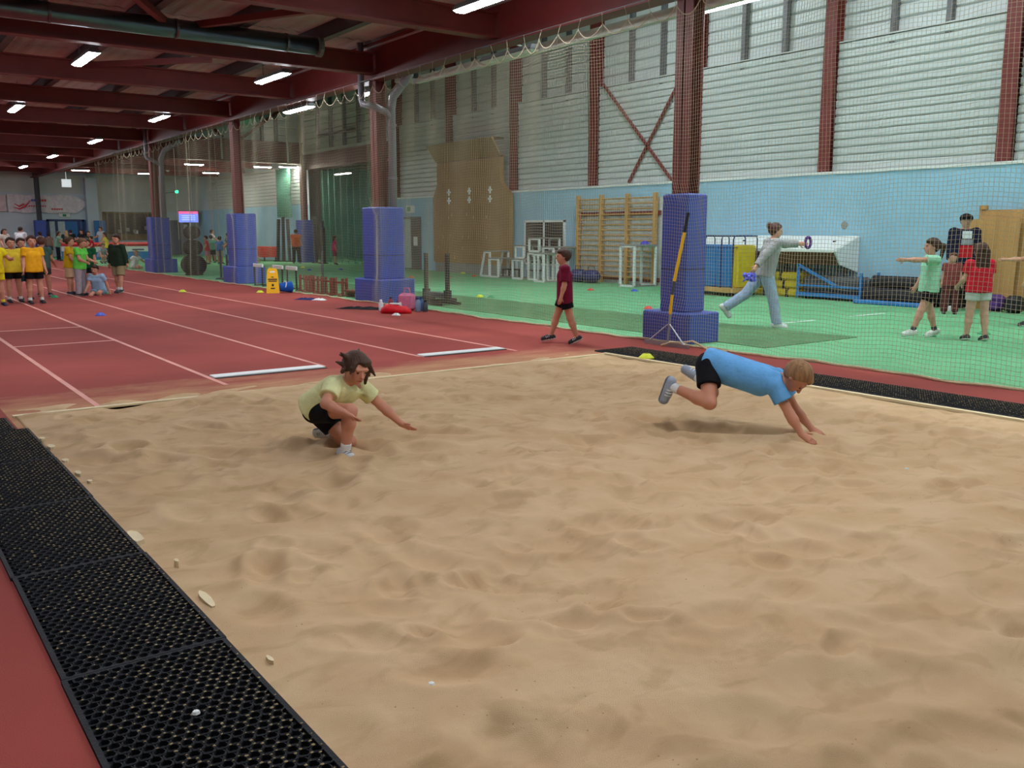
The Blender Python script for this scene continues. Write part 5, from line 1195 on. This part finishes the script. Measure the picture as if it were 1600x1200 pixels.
person('boy in light blue T-shirt and black shorts diving hands first onto the sand', (5.35, 4.35, 0.0), 0, 1.38, BOY, (104, 168, 224), (22, 22, 26), (150, 160, 176), (150, 112, 76), (198, 138, 112), .0075, .98, sock=(222, 224, 226), hemlen=.015, curl=6, palm=(-0.5, -0.3, 0.8), bot_len='shorts', sole=(90, 100, 116))
# ---- boy in maroon walking past the net
person('boy in maroon T-shirt and black shorts walking along the net', (7.86, 9.56, 0), heading(-.80, .56), 1.27, stand(1.27, 1, (4, 6, 12), (-12, 6, 14), (-14, 2, 6), (20, 2, 4)), (112, 22, 50), (18, 18, 20), (34, 34, 36), (70, 46, 34), (198, 140, 112), .009, 1.0, hairdo='short', sleeve=.8, hemlen=.09)
# ---- far side of the net
WJ = stand(1.68, 12, (98, 14, 4), (-34, 18, 8), (-38, 3, 18), (16, 3, 6), adult=True)
person('woman in grey sweatshirt and pale jeans stepping forward with arms spread', (11.75, 9.3, .004), heading(.80, -.50), 1.68, WJ, (150, 152, 154), (150, 172, 198), (224, 226, 228), (74, 44, 34), (214, 160, 136), .011, .92, True, sleeve=2, bot_len='trousers', hairdo='bun', logo=(220, 222, 222), jumper=True)
person('girl in mint T-shirt and black shorts pointing one arm out', (12.42, 6.95, .004), heading(-.76, .65), 1.40, stand(1.40, -2, (88, 4, 0), (8, 10, 14), (22, 5, 2), (-14, 5, 4), turn=0), (150, 208, 176), (24, 24, 28), (216, 218, 214), (62, 40, 32), (206, 150, 128), .010, .98, hairdo='pony', sock=(70, 72, 74), bot_len='shorts')
person('girl in red T-shirt and pale shorts seen from behind with long brown hair', (12.66, 6.36, .004), heading(.62, .78), 1.34, stand(1.34, 2, (14, 10, 45), (14, 10, 45), (2, 3, 0), (-4, 3, 2)), (204, 34, 54), (196, 198, 196), (30, 30, 32), (66, 40, 28), (214, 160, 140), .010, 1.0, hairdo='long', bot_len='short', sleeve=.6, hemlen=.02)
mt_ = person('man in black cap and dark jacket over white shirt watching by the plywood', (17.3, 9.05, .004), heading(-.70, -.72), 1.84, stand(1.84, 0, (4, 8, 18), (4, 8, 18), (2, 4, 0), (0, 4, 2), adult=True), (28, 32, 54), (26, 26, 30), (190, 192, 194), (30, 28, 28), (196, 150, 130), .013, 1.0, True, sleeve=2, bot_len='trousers', jumper=True)
J_ = stand(1.84, 0, adult=True)
c_ = J_['chest']
b = MB(); b.box(.128, .150, -.085, .085, c_[2]+.02, c_[2]+.16); b.build('shirt_front', fabric((226, 228, 232)), mt_)
b = MB(); b.box(.132, .154, -.10, .10, c_[2]-.10, c_[2]+.0); b.build('grey_panel', fabric((150, 156, 164)), mt_)
b = MB(); b.box(.13, .156, -.12, .12, c_[2]-.34, c_[2]-.11); b.build('red_bib', fabric((196, 30, 44)), mt_)
h_ = J_['head']; b = MB(); b.lathe([(.115, .035), (.118, .07), (.10, .115), (.04, .14), (.005, .145)], 16, 'z', (h_[0], 0, h_[2])); b.box(.07, .19, -.07, .07, h_[2]+.035, h_[2]+.05); b.build('cap', fabric((24, 24, 28)), mt_)
person('child in red top with arm stretched out before the plywood sheets', (15.35, 6.82, .004), heading(-.55, .6), 1.36, stand(1.36, 2, (20, 10, 20), (86, 6, 4), (10, 4, 2), (-10, 4, 4)), (190, 34, 44), (28, 28, 32), (30, 30, 32), (80, 56, 40), (210, 156, 130), .012, 1.0)
person('child in rust coloured top standing between the mint girl and the man', (16.45, 8.78, .004), heading(-.8, -.5), 1.12, stand(1.12, 0), (128, 60, 60), (96, 50, 52), (30, 30, 32), (96, 60, 44), (190, 140, 120), .016, 1.0, bot_len='trousers')
def wpos(J, k, loc, rz): v = J[k]; return (loc[0]+v[0]*math.cos(rz)-v[1]*math.sin(rz), loc[1]+v[0]*math.sin(rz)+v[1]*math.cos(rz), loc[2]+v[2])
wl = wpos(WJ, 'haL', (11.75, 9.3, .004), heading(.80, -.50)); wr_ = wpos(WJ, 'haR', (11.75, 9.3, .004), heading(.80, -.50))
b = MB(); b.tube([(.045*math.cos(a)*.8, -.045*math.cos(a)*.6, .02+.085*math.sin(a)) for a in [2*PI*k/14 for k in range(15)]], .024, 7); tag(b.build('beanbag_ring', M['purple'], None, wl), 'purple ring held out in the hand of the woman in grey', 'ring')
cl2 = cloth('blue_bib', 0, 0, 0.3, .10, .07, M['iris'], 'bright blue bib held in the trailing hand of the woman in grey')
cl2.location = (wr_[0], wr_[1]+.03, wr_[2]-.05); cl2.rotation_euler = (1.35, 0, -.55)
# ---- group at the head of the lanes
gr = 'children waiting on the track'
def kid(label, x, y, hx, hy, H, J, top, bot, **k):
    k.setdefault('vox', .013); k.setdefault('detail', True); return person(label, (x, y, 0), heading(hx, hy), H, J, top, bot, group=gr, **k)
kid('child in all yellow kit with long yellow socks and hand on hip', 2.42, 21.3, .2, -.9, 1.42, stand(1.42, 0, (10, 40, 85), (6, 12, 15)), (214, 196, 30), (214, 196, 30), sock=(222, 206, 40), shoe=(34, 40, 70))
kid('boy in yellow T-shirt and black shorts facing the sand pit', 2.86, 22.15, .15, -1, 1.38, stand(1.38, 0, (4, 8, 12), (4, 8, 12)), (212, 186, 52), (18, 18, 20), sock=(224, 224, 222), shoe=(34, 34, 40), hair=(52, 36, 30))
kid('child in dark green T-shirt between the two boys in yellow', 3.17, 23.0, .3, -1, 1.36, stand(1.36, 0, (30, 14, 60), (4, 8, 12)), (22, 56, 48), (24, 50, 54), shoe=(60, 34, 34), hair=(52, 36, 30), bot_len='long_shorts')
kid('boy in orange-yellow T-shirt and black shorts smiling at the pit', 3.18, 21.56, .1, -1, 1.42, stand(1.42, 0, (4, 9, 12), (4, 9, 12)), (226, 164, 30), (18, 18, 20), sock=(220, 220, 218), shoe=(30, 32, 40), hair=(66, 42, 34))
kid('brown haired child in grey-green behind the orange-yellow boy', 3.72, 23.9, .4, .9, 1.38, stand(1.38, 4, (20, 10, 30), (20, 10, 30)), (70, 96, 88), (60, 60, 66), hair=(96, 60, 46))
kid('boy in yellow polo and beige shorts looking at the green shirt', 4.33, 24.1, .7, -.3, 1.38, stand(1.38, 4, (20, 8, 30), (20, 8, 30)), (214, 172, 34), (206, 174, 140), shoe=(30, 34, 56), bot_len='long_shorts', hair=(84, 60, 44))
kid('boy in bright green T-shirt and grey trousers hands together', 4.45, 23.5, .65, -.6, 1.36, stand(1.36, 6, (24, 6, 50), (24, 6, 50), nod=14), (104, 208, 80), (156, 150, 156), shoe=(40, 34, 36), bot_len='trousers', hair=(110, 80, 56))
kid('child in dark green T-shirt hidden behind the bright green boy', 4.83, 24.5, -.3, -.8, 1.34, stand(1.34, 4, (14, 8, 30), (14, 8, 30)), (28, 88, 58), (40, 50, 60))
sitj = stand(1.3, 22, (-10, 14, 20), (40, 8, 30), (82, 18, 120), (70, 14, 110), nod=0, drop=.13)
kid('child in light blue T-shirt sitting on the track beside the green shirt', 4.85, 23.5, -.5, -.7, 1.30, sitj, (150, 184, 214), (120, 150, 170), shoe=(60, 70, 84), hair=(56, 38, 32))
kid('boy in dark green jumper and khaki shorts stepping on the lane', 5.41, 23.93, -.65, -.55, 1.42, stand(1.42, 2, (-6, 12, 10), (-4, 12, 10), (12, 3, 4), (-6, 3, 4), turn=10), (38, 54, 40), (150, 138, 104), sleeve=2, sock=(220, 220, 220), shoe=(56, 60, 66), bot_len='long_shorts', hair=(60, 42, 34), jumper=True)
# ---- people in the far hall
gf = 'people in the far hall'
fcol = [
 (5.57, 45, 1.62, (200, 190, 180), (30, 30, 34), 'person with dark hair in pale top by the end of the lanes', 'long'),
 (6.21, 45, 1.72, (214, 214, 220), (40, 40, 50), 'adult in white shirt before the white wall beside the banner column', 'short'),
 (8.81, 51.6, 1.5, (110, 150, 130), (26, 34, 52), 'girl in sage top and dark leggings by the landing bed', 'long'),
 (9.95, 55.5, 1.55, (30, 50, 46), (26, 26, 30), 'fair haired child in dark top before the blue door', 'long'),
 (10.45, 57.0, 1.6, (34, 36, 40), (26, 26, 30), 'dark haired child in black by the blue door', 'short'),
 (10.95, 56.4, 1.6, (32, 34, 40), (26, 26, 30), 'long haired child in black before the blue door edge', 'long'),
 (11.14, 56, 1.5, (40, 58, 56), (30, 30, 34), 'child in dark teal at the door opening', 'long'),
 (8.96, 57.5, 1.45, (196, 190, 190), (60, 60, 70), 'child in pale top inside the far doorway', 'short'),
 (9.4, 57.6, 1.4, (120, 100, 90), (60, 60, 70), 'child in tan top inside the far doorway', 'short'),
 (10.39, 51.3, 1.25, (186, 34, 50), (40, 40, 50), 'child in red top in front of the landing bed', 'short'),
 (11.99, 56.5, 1.75, (190, 200, 214), (50, 60, 80), 'adult in pale blue shirt at the viewing window', 'short'),
 (10.38, 48, 1.45, (222, 204, 62), (28, 26, 34), 'long haired girl in yellow top and black leggings by the landing bed', 'long'),
 (13.48, 42.3, 1.3, (200, 60, 70), (190, 120, 130), 'child in red top among the far group by the weight plates', 'short'),
 (14.17, 43.8, 1.32, (110, 170, 160), (70, 70, 80), 'child in teal top bending in the far group', 'short'),
 (14.07, 42.4, 1.28, (96, 140, 200), (200, 170, 160), 'child in sky blue top with back turned in the far group', 'short'),
 (14.98, 46.2, 1.6, (224, 224, 226), (40, 40, 50), 'adult in white top behind the far group', 'short'),
 (14.9, 43.4, 1.35, (80, 140, 120), (44, 40, 44), 'child in sea green top and dark shorts at the far pad', 'short'),
 (15.5, 45.2, 1.4, (150, 60, 60), (60, 50, 50), 'child in brick red top behind the sea green child', 'short'),
 (15.93, 44.6, 1.35, (200, 50, 50), (60, 50, 50), 'child in red top just past the wet floor sign column', 'short'),
 (17.5, 47.9, 1.5, (206, 60, 50), (150, 60, 60), 'child in red shirt before the open doorway', 'short'),
 (17.0, 49.2, 1.55, (60, 60, 66), (50, 50, 56), 'person in dark top behind the red covered table', 'short'),
 (17.25, 41.0, 1.6, (236, 110, 66), (60, 54, 50), 'adult in orange vest beside the padded recess column', 'short'),
 (18.0, 38.4, 1.3, (214, 44, 116), (150, 60, 90), 'child in hot pink coat at the recess curtain', 'long'),
]
for i, (x, y, H, top, bot, lab, hd_) in enumerate(fcol):
    a = random.Random(i); hdg = a.uniform(0, 6.28)
    person(lab, (x, y, .004 if x > XC else 0), hdg, H, stand(H, a.uniform(0, 8), (a.uniform(-10, 40), 10, a.uniform(10, 60)), (a.uniform(-10, 40), 10, a.uniform(10, 60)), (a.uniform(-6, 10), 4, 3), (a.uniform(-6, 10), 4, 3), adult=H > 1.5), top, bot, shoe=(50, 50, 56), hair=(150, 124, 84) if 'fair' in lab else (50, 36, 30), vox=.022, hairdo=hd_, bot_len='leggings' if 'leggings' in lab else 'trousers' if H > 1.5 else 'long_shorts', group=gf, adult=H > 1.5)
person('child in white T-shirt sitting on the turf edge reaching to one side', (9.42, 39.0, .004), heading(.5, -.8), 1.3, stand(1.3, 18, (30, 50, 10), (-20, 30, 20), (84, 14, 110), (80, 20, 100), drop=.13), (226, 226, 220), (190, 180, 170), hair=(150, 116, 84), vox=.018, group=gf)
person('child in grey crouching by the landing bed', (9.7, 46.2, .004), heading(.3, -.9), 1.3, stand(1.3, 30, (50, 10, 30), (50, 10, 30), (90, 12, 125), (90, 12, 125)), (140, 156, 176), (120, 130, 150), hair=(70, 56, 50), vox=.018, group=gf)
person('child sitting on the turf before the open far doorway', (16.2, 44.0, .004), heading(.5, -.8), 1.25, stand(1.25, 15, (30, 20, 30), (20, 20, 30), (84, 10, 60), (80, 10, 50), drop=.13), (100, 180, 170), (60, 60, 70), hair=(60, 44, 38), vox=.02, group=gf)
